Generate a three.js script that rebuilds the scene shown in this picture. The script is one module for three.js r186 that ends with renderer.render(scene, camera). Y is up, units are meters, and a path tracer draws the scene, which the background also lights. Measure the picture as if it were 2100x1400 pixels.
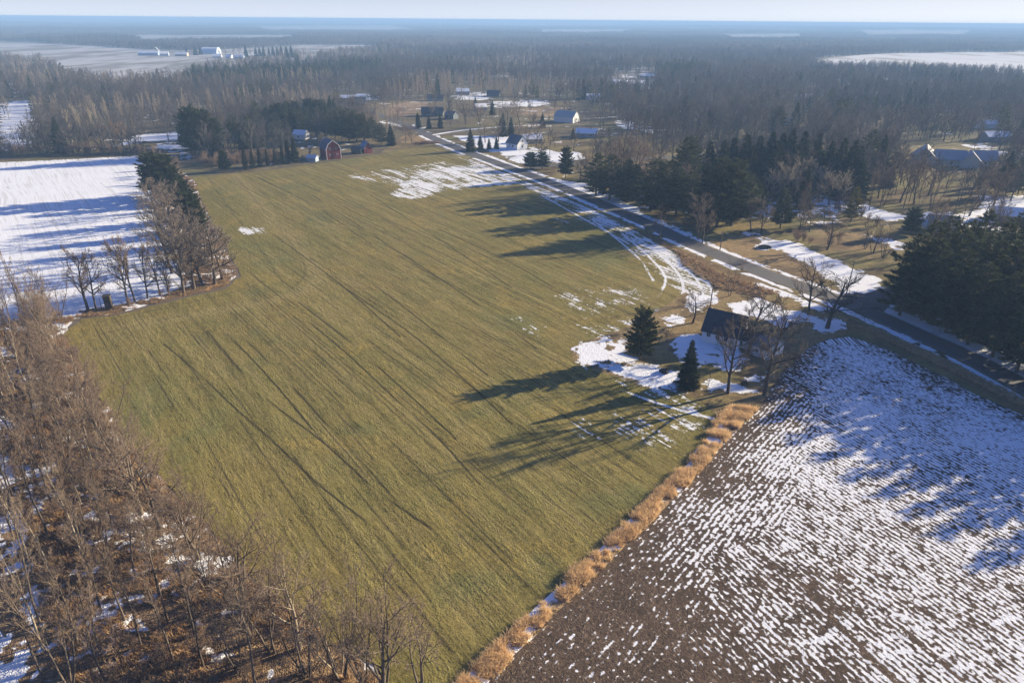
import * as THREE from 'three';
import { mergeGeometries } from 'three/addons/utils/BufferGeometryUtils.js';

// ---------------------------------------------------------------- camera, sky, sun, exposure, air
const scene = new THREE.Scene();
const camera = new THREE.PerspectiveCamera(53.1301, 1024 / 682, 1, 60000);
camera.position.set(0, 66, 0);
camera.rotation.order = 'YXZ';
camera.rotation.set(-0.44052, 0, 0.00810);

const SUN_AZ = 155 * Math.PI / 180, SUN_EL = 16.2 * Math.PI / 180;      // shadows fall along SUN_AZ
const sunDir = new THREE.Vector3(-Math.cos(SUN_AZ) * Math.cos(SUN_EL), Math.sin(SUN_EL), -Math.sin(SUN_AZ) * Math.cos(SUN_EL));
const SKY_HORIZON = [0.245, 0.272, 0.312], SKY_ZENITH = [0.011, 0.038, 0.145], SKY_GLOW = [0.2, 0.17, 0.12];
const EXPOSURE = 3.05;
{
  const W = 512, H = 256, d = new Float32Array(W * H * 4);
  for (let r = 0; r < H; r++) for (let c = 0; c < W; c++) {
    const up = ((r + .5) / H - .5) * Math.PI, a = ((c + .5) / W - .5) * 2 * Math.PI;
    const x = Math.cos(up) * Math.cos(a), y = Math.sin(up), z = Math.cos(up) * Math.sin(a);
    const k = Math.exp(-Math.max(0, y) * 7), dot = Math.max(0, x * sunDir.x + y * sunDir.y + z * sunDir.z);
    const g = Math.pow(dot, 3) * .6 + Math.pow(dot, 40) * .8;
    for (let i = 0; i < 3; i++) d[(r * W + c) * 4 + i] = SKY_ZENITH[i] + (SKY_HORIZON[i] - SKY_ZENITH[i]) * k + SKY_GLOW[i] * g;
    d[(r * W + c) * 4 + 3] = 1;
  }
  const t = new THREE.DataTexture(d, W, H, THREE.RGBAFormat, THREE.FloatType);
  t.mapping = THREE.EquirectangularReflectionMapping; t.magFilter = THREE.LinearFilter; t.needsUpdate = true;
  scene.background = t; scene.environment = t;
}
const sun = new THREE.DirectionalLight(new THREE.Color().setRGB(1, .86, .6), 4.2);
sun.position.copy(sunDir).multiplyScalar(800).add(new THREE.Vector3(0, 0, -250)); sun.target.position.set(0, 0, -250);
sun.castShadow = true; sun.shadow.mapSize.set(4096, 4096);
Object.assign(sun.shadow.camera, { left: -450, right: 450, top: 450, bottom: -450, near: 1, far: 2000 });
scene.add(sun, sun.target);
scene.fog = new THREE.FogExp2(new THREE.Color().setRGB(.36, .6, 1), .0003);
const renderer = new THREE.WebGLRenderer({ antialias: true });
renderer.setSize(1024, 682);
renderer.toneMapping = THREE.LinearToneMapping; renderer.toneMappingExposure = EXPOSURE;
renderer.shadowMap.enabled = true;

// ---------------------------------------------------------------- helpers
function rng(seed) { let a = seed >>> 0; return () => { a = (a + 0x6D2B79F5) | 0; let t = Math.imul(a ^ (a >>> 15), 1 | a); t = (t + Math.imul(t ^ (t >>> 7), 61 | t)) ^ t; return ((t ^ (t >>> 14)) >>> 0) / 4294967296; }; }
const R0 = rng(77), NT = new Float32Array(65536); for (let i = 0; i < 65536; i++) NT[i] = R0() * 2 - 1;
function noise(x, y) {
  const xf = Math.floor(x), yf = Math.floor(y); let u = x - xf, v = y - yf; const xi = xf & 255, yi = yf & 255, x1 = (xi + 1) & 255, y1 = (yi + 1) & 255;
  u = u * u * (3 - 2 * u); v = v * v * (3 - 2 * v);
  const a = NT[yi * 256 + xi], b = NT[yi * 256 + x1], c = NT[y1 * 256 + xi], d = NT[y1 * 256 + x1];
  return a + (b - a) * u + (c - a) * v + (a - b - c + d) * u * v;
}
const fbm = (x, y) => noise(x, y) * .55 + noise(x * 2.13 + 17, y * 2.13 + 5) * .28 + noise(x * 4.37 + 31, y * 4.37 + 71) * .17;
const sm = (a, b, x) => { x = (x - a) / (b - a); x = x < 0 ? 0 : x > 1 ? 1 : x; return x * x * (3 - 2 * x); };
const cl = (x, a = 0, b = 1) => x < a ? a : x > b ? b : x;
function inPoly(p, x, z) { let r = false; for (let i = 0, j = p.length - 1; i < p.length; j = i++) { const a = p[i], b = p[j]; if ((a[1] > z) !== (b[1] > z) && x < (b[0] - a[0]) * (z - a[1]) / (b[1] - a[1]) + a[0]) r = !r; } return r; }
function distLine(p, x, z) { let m = 1e9; for (let i = 0; i + 1 < p.length; i++) { const [ax, az] = p[i], [bx, bz] = p[i + 1], dx = bx - ax, dz = bz - az; let t = ((x - ax) * dx + (z - az) * dz) / (dx * dx + dz * dz); t = t < 0 ? 0 : t > 1 ? 1 : t; const ex = x - ax - dx * t, ez = z - az - dz * t, d = ex * ex + ez * ez; if (d < m) m = d; } return Math.sqrt(m); }
// a soft picture of weighted polygons and strokes over a rectangle of ground, sampled in metres
function maskOf(b, n, polys, lines = [], soft = 2) {
  const [x0, z0, x1, z1] = b, sx = (x1 - x0) / n, sz = (z1 - z0) / n; let m = new Float32Array(n * n);
  for (const [p, w] of polys) {
    let a0 = 1e9, a1 = -1e9, c0 = 1e9, c1 = -1e9; for (const q of p) { a0 = Math.min(a0, q[0]); a1 = Math.max(a1, q[0]); c0 = Math.min(c0, q[1]); c1 = Math.max(c1, q[1]); }
    const i0 = Math.max(0, Math.floor((a0 - x0) / sx)), i1 = Math.min(n - 1, Math.ceil((a1 - x0) / sx)), j0 = Math.max(0, Math.floor((c0 - z0) / sz)), j1 = Math.min(n - 1, Math.ceil((c1 - z0) / sz));
    for (let j = j0; j <= j1; j++) for (let i = i0; i <= i1; i++) if (inPoly(p, x0 + (i + .5) * sx, z0 + (j + .5) * sz)) m[j * n + i] = Math.max(m[j * n + i], w);
  }
  for (const [p, w, wid] of lines) for (let k = 0; k + 1 < p.length; k++) {
    const [ax, az] = p[k], [bx, bz] = p[k + 1];
    const i0 = Math.max(0, Math.floor((Math.min(ax, bx) - wid - x0) / sx)), i1 = Math.min(n - 1, Math.ceil((Math.max(ax, bx) + wid - x0) / sx)), j0 = Math.max(0, Math.floor((Math.min(az, bz) - wid - z0) / sz)), j1 = Math.min(n - 1, Math.ceil((Math.max(az, bz) + wid - z0) / sz));
    for (let j = j0; j <= j1; j++) for (let i = i0; i <= i1; i++) { const d = distLine([p[k], p[k + 1]], x0 + (i + .5) * sx, z0 + (j + .5) * sz), v = w * (1 - sm(wid * .6, wid, d)); if (v > m[j * n + i]) m[j * n + i] = v; }
  }
  for (let pass = 0; pass < 2; pass++) { // box blur of about `soft` metres
    const rx = Math.round(soft / sx * .5), rz = Math.round(soft / sz * .5); if (rx < 1) break; const o = new Float32Array(n * n), q = new Float32Array(n * n);
    for (let j = 0; j < n; j++) { let a = 0; for (let i = -rx; i <= rx; i++) a += m[j * n + Math.min(n - 1, Math.max(0, i))]; for (let i = 0; i < n; i++) { o[j * n + i] = a / (2 * rx + 1); a += m[j * n + Math.min(n - 1, i + rx + 1)] - m[j * n + Math.max(0, i - rx)]; } }
    for (let i = 0; i < n; i++) { let a = 0; for (let j = -rz; j <= rz; j++) a += o[Math.min(n - 1, Math.max(0, j)) * n + i]; for (let j = 0; j < n; j++) { q[j * n + i] = a / (2 * rz + 1); a += o[Math.min(n - 1, j + rz + 1) * n + i] - o[Math.max(0, j - rz) * n + i]; } }
    m = q;
  }
  return (x, z) => {
    let u = (x - x0) / sx - .5, v = (z - z0) / sz - .5; u = u < 0 ? 0 : u > n - 1.001 ? n - 1.001 : u; v = v < 0 ? 0 : v > n - 1.001 ? n - 1.001 : v;
    const i = u | 0, j = v | 0, a = u - i, b = v - j, q = j * n + i;
    return (m[q] * (1 - a) + m[q + 1] * a) * (1 - b) + (m[q + n] * (1 - a) + m[q + n + 1] * a) * b;
  };
}
function distMap(b, n, line) { // distance to a line, precomputed on a grid
  const [x0, z0, x1, z1] = b, sx = (x1 - x0) / n, sz = (z1 - z0) / n, m = new Float32Array(n * n); for (let j = 0; j < n; j++) for (let i = 0; i < n; i++) m[j * n + i] = distLine(line, x0 + (i + .5) * sx, z0 + (j + .5) * sz);
  return (x, z) => { let u = (x - x0) / sx - .5, v = (z - z0) / sz - .5; u = cl(u, 0, n - 1.001); v = cl(v, 0, n - 1.001); const i = u | 0, j = v | 0, a = u - i, c = v - j, q = j * n + i; return (m[q] * (1 - a) + m[q + 1] * a) * (1 - c) + (m[q + n] * (1 - a) + m[q + n + 1] * a) * c; };
}
const S8 = new Uint8Array(4097); for (let i = 0; i <= 4096; i++) { const c = i / 4096; S8[i] = Math.round(255 * (c <= .0031308 ? 12.92 * c : 1.055 * Math.pow(c, 1 / 2.4) - .055)); }
function groundTexture(b, w, h, fn) {
  const [x0, z0, x1, z1] = b, d = new Uint8Array(w * h * 4), o = [0, 0, 0];
  for (let j = 0, k = 0; j < h; j++) for (let i = 0; i < w; i++, k += 4) { fn(x0 + (i + .5) / w * (x1 - x0), z0 + (j + .5) / h * (z1 - z0), o); d[k] = S8[cl(o[0]) * 4096 | 0]; d[k + 1] = S8[cl(o[1]) * 4096 | 0]; d[k + 2] = S8[cl(o[2]) * 4096 | 0]; d[k + 3] = 255; }
  const t = new THREE.DataTexture(d, w, h, THREE.RGBAFormat); t.colorSpace = THREE.SRGBColorSpace; t.magFilter = t.minFilter = THREE.LinearFilter; t.needsUpdate = true; return t;
}
function bumpTexture(n, fn) {
  const d = new Uint8Array(n * n * 4);
  for (let j = 0, k = 0; j < n; j++) for (let i = 0; i < n; i++, k += 4) { const v = cl(fn(i / n, j / n)) * 255; d[k] = d[k + 1] = d[k + 2] = v; d[k + 3] = 255; }
  const t = new THREE.DataTexture(d, n, n, THREE.RGBAFormat); t.magFilter = t.minFilter = THREE.LinearFilter; t.wrapS = t.wrapT = THREE.RepeatWrapping; t.needsUpdate = true; return t;
}
const tileNoise = (u, v, f) => { const n = (x, y) => noise(x, y); const x = u * f, y = v * f, a = u, b = v; return n(x, y) * (1 - a) * (1 - b) + n(x - f, y) * a * (1 - b) + n(x, y - f) * (1 - a) * b + n(x - f, y - f) * a * b; };
const mix3 = (o, r, g, b, t) => { o[0] += (r - o[0]) * t; o[1] += (g - o[1]) * t; o[2] += (b - o[2]) * t; };
const SNOW = [.80, .81, .84];
const names = {};
const numbered = n => { const k = names[n] = (names[n] ?? -1) + 1; return k ? n + '_' + String(k).padStart(3, '0') : n; };
function shade(o) { o.traverse(m => { if (m.isMesh) { m.castShadow = true; m.receiveShadow = true; } }); return o; }
function structure(name, geo, mat, y = 0) { const m = new THREE.Mesh(geo, mat); m.name = numbered(name); m.position.y = y; m.userData.kind = 'structure'; m.receiveShadow = true; scene.add(m); return m; }
function thing(name, label, category, x, z, turn = 0, group) { const g = new THREE.Group(); g.name = numbered(name); g.position.set(x, 0, z); g.rotation.y = turn; g.userData = { label, category }; if (group) g.userData.group = group; scene.add(g); return g; }
function part(name, geo, mat, parent, label) { const m = new THREE.Mesh(geo, mat); m.name = name; m.castShadow = m.receiveShadow = true; if (label) m.userData.label = label; parent.add(m); return m; }
// polygon of ground points -> flat sheet; its edge is broken up so that no border is ruler-straight
function roughen(p, step, amp, seed) { const o = []; for (let i = 0; i < p.length; i++) { const a = p[i], b = p[(i + 1) % p.length], l = Math.hypot(b[0] - a[0], b[1] - a[1]), n = Math.max(1, Math.round(l / step)); for (let k = 0; k < n; k++) { const x = a[0] + (b[0] - a[0]) * k / n, z = a[1] + (b[1] - a[1]) * k / n; o.push([x + amp * fbm(x / step / 1.7 + seed, z / step / 1.7), z + amp * fbm(x / step / 1.7 + 50 + seed, z / step / 1.7 + 9)]); } } return o; }
function sheet(p, b) {
  const g = new THREE.ShapeGeometry(new THREE.Shape(p.map(q => new THREE.Vector2(q[0], -q[1])))); g.rotateX(-Math.PI / 2);
  const P = g.attributes.position, uv = g.attributes.uv; for (let i = 0; i < P.count; i++) uv.setXY(i, (P.getX(i) - b[0]) / (b[2] - b[0]), (P.getZ(i) - b[1]) / (b[3] - b[1]));
  const u1 = new Float32Array(P.count * 2); for (let i = 0; i < P.count; i++) { const x = P.getX(i), z = P.getZ(i); u1[2 * i] = (-x * ROWD[1] + z * ROWD[0]) / 10; u1[2 * i + 1] = (x * ROWD[0] + z * ROWD[1]) / 10; } g.setAttribute('uv1', new THREE.BufferAttribute(u1, 2)); return g;
}
const ROWD = [Math.cos(.92), Math.sin(.92)];
const rect = b => [[b[0], b[1]], [b[0], b[3]], [b[2], b[3]], [b[2], b[1]]];
const lin = (r, g, b, rough = .95, o = {}) => new THREE.MeshStandardMaterial({ color: new THREE.Color().setRGB(r, g, b), roughness: rough, ...o });
function ground(map, bump, rep, scale) { const o = { map, roughness: 1 }; if (bump) { const t = bump.clone(); t.repeat.set(10 / rep, 10 / rep); t.channel = 1; t.needsUpdate = true; o.bumpMap = t; o.bumpScale = scale; } const m = new THREE.MeshStandardMaterial(o); m.specularIntensity = .2; return m; }
function smoothLine(p, n = 8) { const c = new THREE.CatmullRomCurve3(p.map(q => new THREE.Vector3(q[0], 0, q[1])), false, 'centripetal'); return c.getPoints((p.length - 1) * n).map(v => [v.x, v.z]); }
function ribbon(line, w, m0 = 0, m1 = 0) { // outline polygon of a line with width
  const L = [], Rr = []; for (let i = 0; i < line.length; i++) { const a = line[Math.max(0, i - 1)], b = line[Math.min(line.length - 1, i + 1)], l = Math.hypot(b[0] - a[0], b[1] - a[1]), nx = -(b[1] - a[1]) / l, nz = (b[0] - a[0]) / l, e = fbm(i * .7, w) * Math.min(.25, w * .04); L.push([line[i][0] + nx * (w / 2 + e), line[i][1] + nz * (w / 2 + e)]); Rr.push([line[i][0] - nx * (w / 2 - e), line[i][1] - nz * (w / 2 - e)]); } return L.concat(Rr.reverse());
}

// ---------------------------------------------------------------- outlines of the place (metres)
const ROAD = smoothLine([[110.34,-95.21],[106.61,-106.23],[103.12,-120.79],[100.1,-133.67],[96.13,-143.95],[92.4,-153.51],[88.93,-161.54],[82.73,-172.41],[75.93,-182.97],[66.9,-199.67],[58.82,-216.01],[48.8,-240.55],[37.74,-264.24],[24.56,-292.46],[10.69,-318.98],[-5.61,-347.67],[-24.92,-382.99],[-44.89,-422.06],[-68.04,-473.84],[-95.21,-527.69],[-124.8,-584.32],[-164.41,-649.25]], 4);
const SIDE_ROAD = smoothLine([[88.19,-163.5],[97.29,-169.87],[106.11,-174.41],[117.88,-178.82],[133.48,-184.32],[158.11,-191.6]], 4);
const STREET = smoothLine([[3.59,-335.74],[16.35,-346.06],[36.64,-354.62],[63.02,-363.81],[97.35,-379.56],[144.51,-410.27]], 4);
const LANE = smoothLine([[-52.86,-440.69],[-36.18,-462.3],[-17.57,-476.69],[2.15,-487.14],[19.1,-492.93]], 4);
const GREEN = [[-7.62,-50.65],[-3.27,-53.77],[2.36,-61.1],[8.96,-68.75],[17.21,-78.53],[27.95,-91.76],[34.01,-99.94],[37.73,-106.85],[41.85,-112.51],[42.66,-122.23],[42.06,-135.75],[44.91,-151.95],[53.53,-166.47],[55.88,-179.33],[51.53,-203.09],[42.11,-231.55],[30.57,-259.47],[12.17,-296.7],[-12.85,-344.84],[-34.5,-385.61],[-48.93,-405.99],[-67.41,-381.03],[-90.42,-354.45],[-115.27,-330.91],[-130.36,-321.14],[-146.39,-311.82],[-138.33,-295.98],[-109.36,-241.01],[-83.23,-193.58],[-76.6,-180.97],[-77.8,-170.99],[-85.38,-164.46],[-96.54,-153.26],[-103.67,-150.12],[-103.21,-140.65],[-81.74,-116.14],[-67.23,-99.23],[-54.78,-87.04],[-43.77,-76.95],[-35.13,-68.44],[-25.16,-60.45],[-15.58,-53.65],[-12.89,-50.61]];
const STUBBLE = [...[[45.42,-109.71],[55.37,-124.55],[64.86,-136.17],[72.99,-142.71],[78.69,-144.15],[82.68,-139.51],[87.63,-128.38],[91.61,-118.02],[95.46,-109.44],[100.14,-98.94]], [108, -52], [64, -40], [0, -40], ...[[-3.18,-51.9],[3.21,-59.63],[9.8,-67.37],[18.01,-76.86],[28.66,-89.67],[35.31,-98.46]]];
const STRIP = [[-6.08,-51.26],[2.36,-61.33],[8.99,-69.11],[17.28,-78.96],[28.07,-92.29],[33.47,-99.48],[37.64,-107.19],[41.75,-112.14],[45.83,-110.42],[35.28,-97.73],[28.93,-89.16],[18.29,-76.46],[10.08,-67.03],[3.49,-59.27],[-2.38,-51.9],[-3.1,-50.11]];
const SNOWF = [[-313.48,-338.44],[-254.83,-343.47],[-231.14,-352.34],[-208.06,-360.16],[-193.44,-366.45],[-166.24,-332.37],[-136.59,-261.6],[-106.13,-201.41],[-87.48,-172.24],[-93.46,-161.59],[-101.48,-156.88],[-107.31,-153.34],[-115.99,-150.16],[-131.46,-142.78],[-157.5,-137.01]];
const HEDGE = [[-178.9,-331.85],[-170.59,-344.51],[-141.2,-303.75],[-113.85,-247.68],[-85.75,-197.18],[-77.55,-180.95],[-78.37,-172.45],[-85.98,-165.83],[-97.18,-154.47],[-105.57,-150.38],[-109.38,-154.83],[-100.69,-158.81],[-91.65,-165.7],[-88.94,-174.07],[-105.39,-201.43],[-138.45,-261.54]];
const WOOD = [...[[-106.43,-151.85],[-102.33,-140.66],[-81.74,-116.14],[-67.23,-99.23],[-54.78,-87.04],[-43.77,-76.95],[-35.13,-68.44],[-25.16,-60.45],[-15.58,-53.65],[-12.32,-50.32]], [-18, -34], [-95, -34], [-190, -150], ...[[-149.05,-139.76],[-126.38,-145.08],[-115.43,-149.29]]];
const YARD = [[13.57,-130.01],[13.28,-137.2],[20.24,-143.03],[33.57,-154.72],[45.73,-171.59],[53.33,-169.61],[59.22,-182.57],[69.31,-179.64],[77.1,-168.02],[83.86,-155.75],[77.79,-144.68],[71.97,-142.95],[64.32,-136.16],[55.17,-124.54],[45.14,-109.71],[41.44,-111.06],[37.83,-107.87],[36.35,-112.79],[32.36,-118.02],[25.44,-119.89],[19.22,-124.99]];

const hill = (x, z) => { const d = Math.hypot(x, z); return sm(3200, 9000, d) * Math.max(0, 8 + 20 * fbm(x / 3600 + 4, z / 2600 + 2)); };   // low rolling ground far off

// ---------------------------------------------------------------- the setting
// bare ground under the far woods
const soilBump = bumpTexture(512, (u, v) => .5 + .28 * tileNoise(u, v, 24) + .3 * tileNoise(u, v, 64));
const leafMap = (() => { const n = 1024, d = new Uint8Array(n * n * 4); for (let j = 0, k = 0; j < n; j++) for (let i = 0; i < n; i++, k += 4) { const u = i / n, v = j / n, a = tileNoise(u, v, 9), b = tileNoise(u, v, 40), c = tileNoise(u, v, 120); const s = sm(.28, .42, a * .6 + b * .5 + c * .3), m = .5 + .5 * c; const r = (.085 + .05 * m) * (1 - s) + .72 * s, g = (.066 + .038 * m) * (1 - s) + .74 * s, e = (.05 + .026 * m) * (1 - s) + .78 * s; d[k] = S8[r * 4096 | 0]; d[k + 1] = S8[g * 4096 | 0]; d[k + 2] = S8[e * 4096 | 0]; d[k + 3] = 255; } const t = new THREE.DataTexture(d, n, n, THREE.RGBAFormat); t.colorSpace = THREE.SRGBColorSpace; t.magFilter = t.minFilter = THREE.LinearFilter; t.wrapS = t.wrapT = THREE.RepeatWrapping; t.needsUpdate = true; return t; })();
{
  const g = new THREE.PlaneGeometry(44000, 26000, 110, 66); g.rotateX(-Math.PI / 2); g.translate(0, 0, -12400);
  const P = g.attributes.position, uv = g.attributes.uv; for (let i = 0; i < P.count; i++) { uv.setXY(i, P.getX(i) / 170, P.getZ(i) / 170); P.setY(i, hill(P.getX(i), P.getZ(i))); }
  g.computeVertexNormals();
  structure('terrain', g, new THREE.MeshStandardMaterial({ map: leafMap, roughness: 1 }), -.06);
}
// winter wheat
const TRACKS = [[[-77.77,-137.25],[-65.35,-124.61],[-51.91,-110.13],[-41.01,-98.85],[-30.44,-87.36],[-19.29,-76.73]], [[-71.05,-144.51],[-58.57,-128.04],[-47.86,-114.4],[-32.64,-98.98],[-20.08,-85.06],[-11.29,-76.82]], [[-67.24,-148.24],[-49.89,-126.63],[-34.46,-106.09],[-26.52,-94]], [[-68.77,-146.22],[-54.88,-129.24],[-41.28,-111.19],[-35.35,-102.81]], [[-58,-161.69],[-37.66,-135.5],[-23.61,-115.55],[-12.57,-100.02],[-4.78,-87.08]], [[-55.29,-163.08],[-33.12,-134.36],[-18.58,-113.38],[-9.61,-100.07]], [[-46.74,-175.04],[-22.4,-142.21],[-8.74,-120.33],[0.12,-104.96]], [[-44.14,-185.01],[-19.67,-147.76],[-4.94,-123.51]], [[-80.82,-223.27],[-46.74,-175.04],[-25.75,-142.14]], [[-82.83,-279.74],[-39.31,-210.71],[-11.6,-166.77],[5.42,-136.3]], [[-58.89,-280.57],[-24.53,-219.18],[-0.12,-174.23]], [[-25.7,-230.79],[-0.19,-194.76],[15.29,-167.36]], [[-119.87,-317.15],[-78.48,-263.52],[-46.02,-213.16]]];
const HEADLAND = [[[-129.54,-318.96],[-94.82,-255.44],[-66.61,-202.44],[-59.4,-184.65],[-60.18,-171.02],[-70.02,-158.82],[-84.66,-150.8],[-94.05,-142.16]], [[-134.81,-303.99],[-103.17,-248.01],[-77.08,-202.17],[-68.39,-184.43],[-70.53,-174.49],[-81.4,-162.52],[-98.97,-149.04]], [[-85.99,-335.67],[-44.09,-363.26]], [[-138.72,-297.9],[-82.83,-332.23],[-46.21,-382.01]]];
const PALE = [[[-129.54,-318.96],[-86.72,-241.71],[-59.03,-191.07],[-54.68,-174.86],[-61.84,-163.95],[-77.77,-153.95],[-91.74,-146.33]]];
const SNOW_TRACKS = [[[40.13,-229.68],[45.61,-205.37],[47.8,-187.23],[46.4,-173.43],[41.9,-162.84],[35.09,-153.24]], [[37.34,-227.81],[42.43,-200.46],[43.43,-183.01],[38.47,-167.87]], [[29.1,-245.25],[38.68,-200.37],[39.59,-180.92]], [[42.31,-232.77],[49.2,-200.64],[51.99,-181.21],[49.68,-166.38],[43.22,-154.92]], [[13.95,-134.74],[15.78,-126.02],[20.49,-119.41],[26.36,-114.1],[32.06,-110.21],[37.02,-107.52]], [[15.5,-140.3],[17.03,-128.25],[22.5,-119.85]], [[11.68,-283.03],[26.41,-245.16],[37.97,-215.45]], [[51.46,-200.69],[54.43,-177.37],[50.32,-158.17]]];
const FB = [-165, -400, 75, -38], FSNOW = maskOf(FB, 640, [
  [[[-51.59,-279.1],[-47.16,-304.27],[-41.17,-337.51],[-12.94,-347.36],[-0.66,-330.87],[0.52,-301.1],[-19.53,-295.55],[-30.83,-292.33],[-37.57,-271.23]], .80], [[[-81.46,-316.48],[-68.41,-330.46],[-38.33,-356.7],[-7.86,-338.88],[-11.1,-295.86],[-39.06,-283.01],[-63.87,-306.67]], .56],
  [[[-41.41,-401.31],[-0.68,-335.57],[33.82,-263.35],[52.63,-209.57],[58.35,-179.39],[55.61,-164.81],[46.84,-154.99],[43.1,-171.53],[40.46,-193.53],[32.99,-226.51],[15.14,-270.58],[-2.78,-308.98],[-25.84,-357.24]], .6], [[[-35.57,-398.29],[1.68,-330.96],[34.51,-261.09],[52.5,-207.54],[56.98,-179.36],[51.99,-181.21],[46.67,-202.96],[29.81,-252.18],[-2.93,-323.95]], .85],
  [[[13.22,-136.45],[20.3,-143.57],[27.43,-145.89],[35.06,-156.29],[47.94,-169.84],[54.95,-171.79],[48.05,-155.02],[40.56,-148.39],[33.23,-143.28],[28,-135.49],[35.18,-124.2],[38.57,-110.66],[33.37,-116.1],[24.46,-119.88],[19.48,-127.18],[14.03,-129.33]], .78], [[[-103.51,-237.26],[-86.84,-231.45],[-81.56,-225.58],[-86.55,-220.82],[-97.22,-227.51]], .78],
  [[[9.13,-108.46],[24.14,-117.89],[38.57,-110.66],[35.06,-100.72],[28.47,-94.07],[20.81,-96.79],[11.12,-99.61]], .5], [[[-2.54,-160.25],[5.94,-154.15],[11.23,-142.85],[3.36,-142.7]], .52], [[[9.02,-170.77],[39.3,-187.03],[32.02,-145.98],[16.86,-142.96]], .45], [[[14.06,-248.19],[24.74,-246.47],[25.68,-237.28],[15.32,-238.25]], .66], [[[7.24,-106.72],[23.25,-112.21],[24.51,-103.7],[12.81,-99.63]], .46],
], [], 5);
const FTRACK = maskOf(FB, 2048, [], [...TRACKS.map(l => [smoothLine(l), 1, .24]), ...HEADLAND.map(l => [smoothLine(l), .3, .5])], 0);
const FPALE = maskOf(FB, 512, [], PALE.map(l => [smoothLine(l), .8, 2.6]), 2.5);
const FSTRK = maskOf(FB, 1024, [], SNOW_TRACKS.map(l => [smoothLine(l), .85, .55]), 0);
const FEDGE = maskOf(FB, 320, [[GREEN, 1]], [], 9);
function wheat(x, z, o) {
  const t = x * ROWD[0] + z * ROWD[1], wob = noise(x / 60, z / 60) * 1.1, s = -x * ROWD[1] + z * ROWD[0] + wob;
  const big = fbm(x / 34, z / 34), mid = fbm(x / 6 + 40, z / 6), row = noise(s / .24, t / 4.5), row2 = noise(s / 1.1 + 9, t / 26), fine = noise(x / .22, z / .22), fine2 = noise(x / .55 + 7, z / .55);
  const e = 1 - FEDGE(x, z), head = sm(.12, .3, e);
  let l = 1 + .27 * row * (1 - head * .5) + .16 * row2 + .24 * fine + .14 * fine2 + .10 * mid;
  o[0] = (.188 + .030 * big + .012 * mid) * l; o[1] = (.155 + .014 * big) * l; o[2] = (.048 + .008 * big) * l;
  const li = Math.floor(s / .95), lf = Math.abs(s / .95 - li - .5), dl = sm(.15, .55, noise(li * 7.31, t / 22 + li * 3.7)) * (1 - sm(.08, .22, lf)) * (1 - head * .7), pl = sm(.25, .6, noise(li * 5.17 + 40, t / 17)) * (1 - sm(.12, .34, Math.abs(lf - .25)));
  const yel = sm(.25, .6, fbm(x / 9 + 5, z / 9 + 80) + .25 * fine2); mix3(o, .26 * l, .19 * l, .052 * l, yel * .55);
  const grn = sm(.2, .6, fbm(x / 14 + 70, z / 14)); mix3(o, .125 * l, .135 * l, .05 * l, grn * .5);
  mix3(o, .28 * l, .225 * l, .09 * l, Math.max(FPALE(x, z) * .9, pl * .4 * (1 - head)));
  mix3(o, .075 * l, .06 * l, .028 * l, dl * .8);
  const soil = sm(.42, .75, row * .7 + fine * .35 + .25 * mid) * .55; mix3(o, .115, .088, .05, soil);
  const k = FTRACK(x + .06 * fine2, z + .06 * mid); mix3(o, .03, .024, .013, k * (.85 + .15 * fine2) * sm(-.75, -.1, noise(t / 14 + 3, s / 2)));
  const m = FSNOW(x, z), st = m > .01 ? noise(s / .4 + 31, t / 7) * .6 + noise(s / 1.3, t / 14 + 8) * .45 : 0, sn = m > .01 ? m + st * .42 + fbm(x / 4, z / 4) * .30 + fine2 * .16 + fine * .12 : 0;
  const a = sm(.60, .78, sn) , b = FSTRK(x + .2 * fine2, z) * sm(.0, .4, m + .3 * mid + .15 * fine), w = Math.max(a, sm(.35, .6, b));
  if (w > 0) mix3(o, SNOW[0] * (1 - .06 * fine), SNOW[1] * (1 - .06 * fine), SNOW[2] * (1 - .05 * fine), w * (.86 + .14 * row));
}
const tile2 = (u, v, f, h) => { const x = u * f, y = v * h; return (noise(x, y) * (1 - u) + noise(x - f, y) * u) * (1 - v) + (noise(x, y - h) * (1 - u) + noise(x - f, y - h) * u) * v; };
const wheatBump = bumpTexture(512, (u, v) => .5 + .28 * tileNoise(u, v, 60) + .22 * tile2(u, v, 34, 7) + .2 * tile2(u, v, 14, 3));
{
  const split = -150, pn = roughen(GREEN, 2.5, 1.1, 3);
  const near = [-120, -160, 75, -38], far = [-165, -400, 75, -150];
  const root = new THREE.Group(); root.name = numbered('green_field'); root.userData.kind = 'structure'; scene.add(root);
  const clip = (p, keep) => { const o = []; for (let i = 0; i < p.length; i++) { const a = p[i], b = p[(i + 1) % p.length], ka = keep ? a[1] >= split : a[1] < split, kb = keep ? b[1] >= split : b[1] < split; if (ka) o.push(a); if (ka !== kb) { const t = (split - a[1]) / (b[1] - a[1]); o.push([a[0] + (b[0] - a[0]) * t, split]); } } return o; };
  for (const [k, b, n] of [[true, near, 'near_wheat'], [false, far, 'far_wheat']]) {
    const m = new THREE.Mesh(sheet(clip(pn, k), b), ground(groundTexture(b, 2048, k ? 1408 : 2048, wheat), wheatBump, 9, .11)); m.name = n; m.receiveShadow = true; root.add(m);
  }
}
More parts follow.
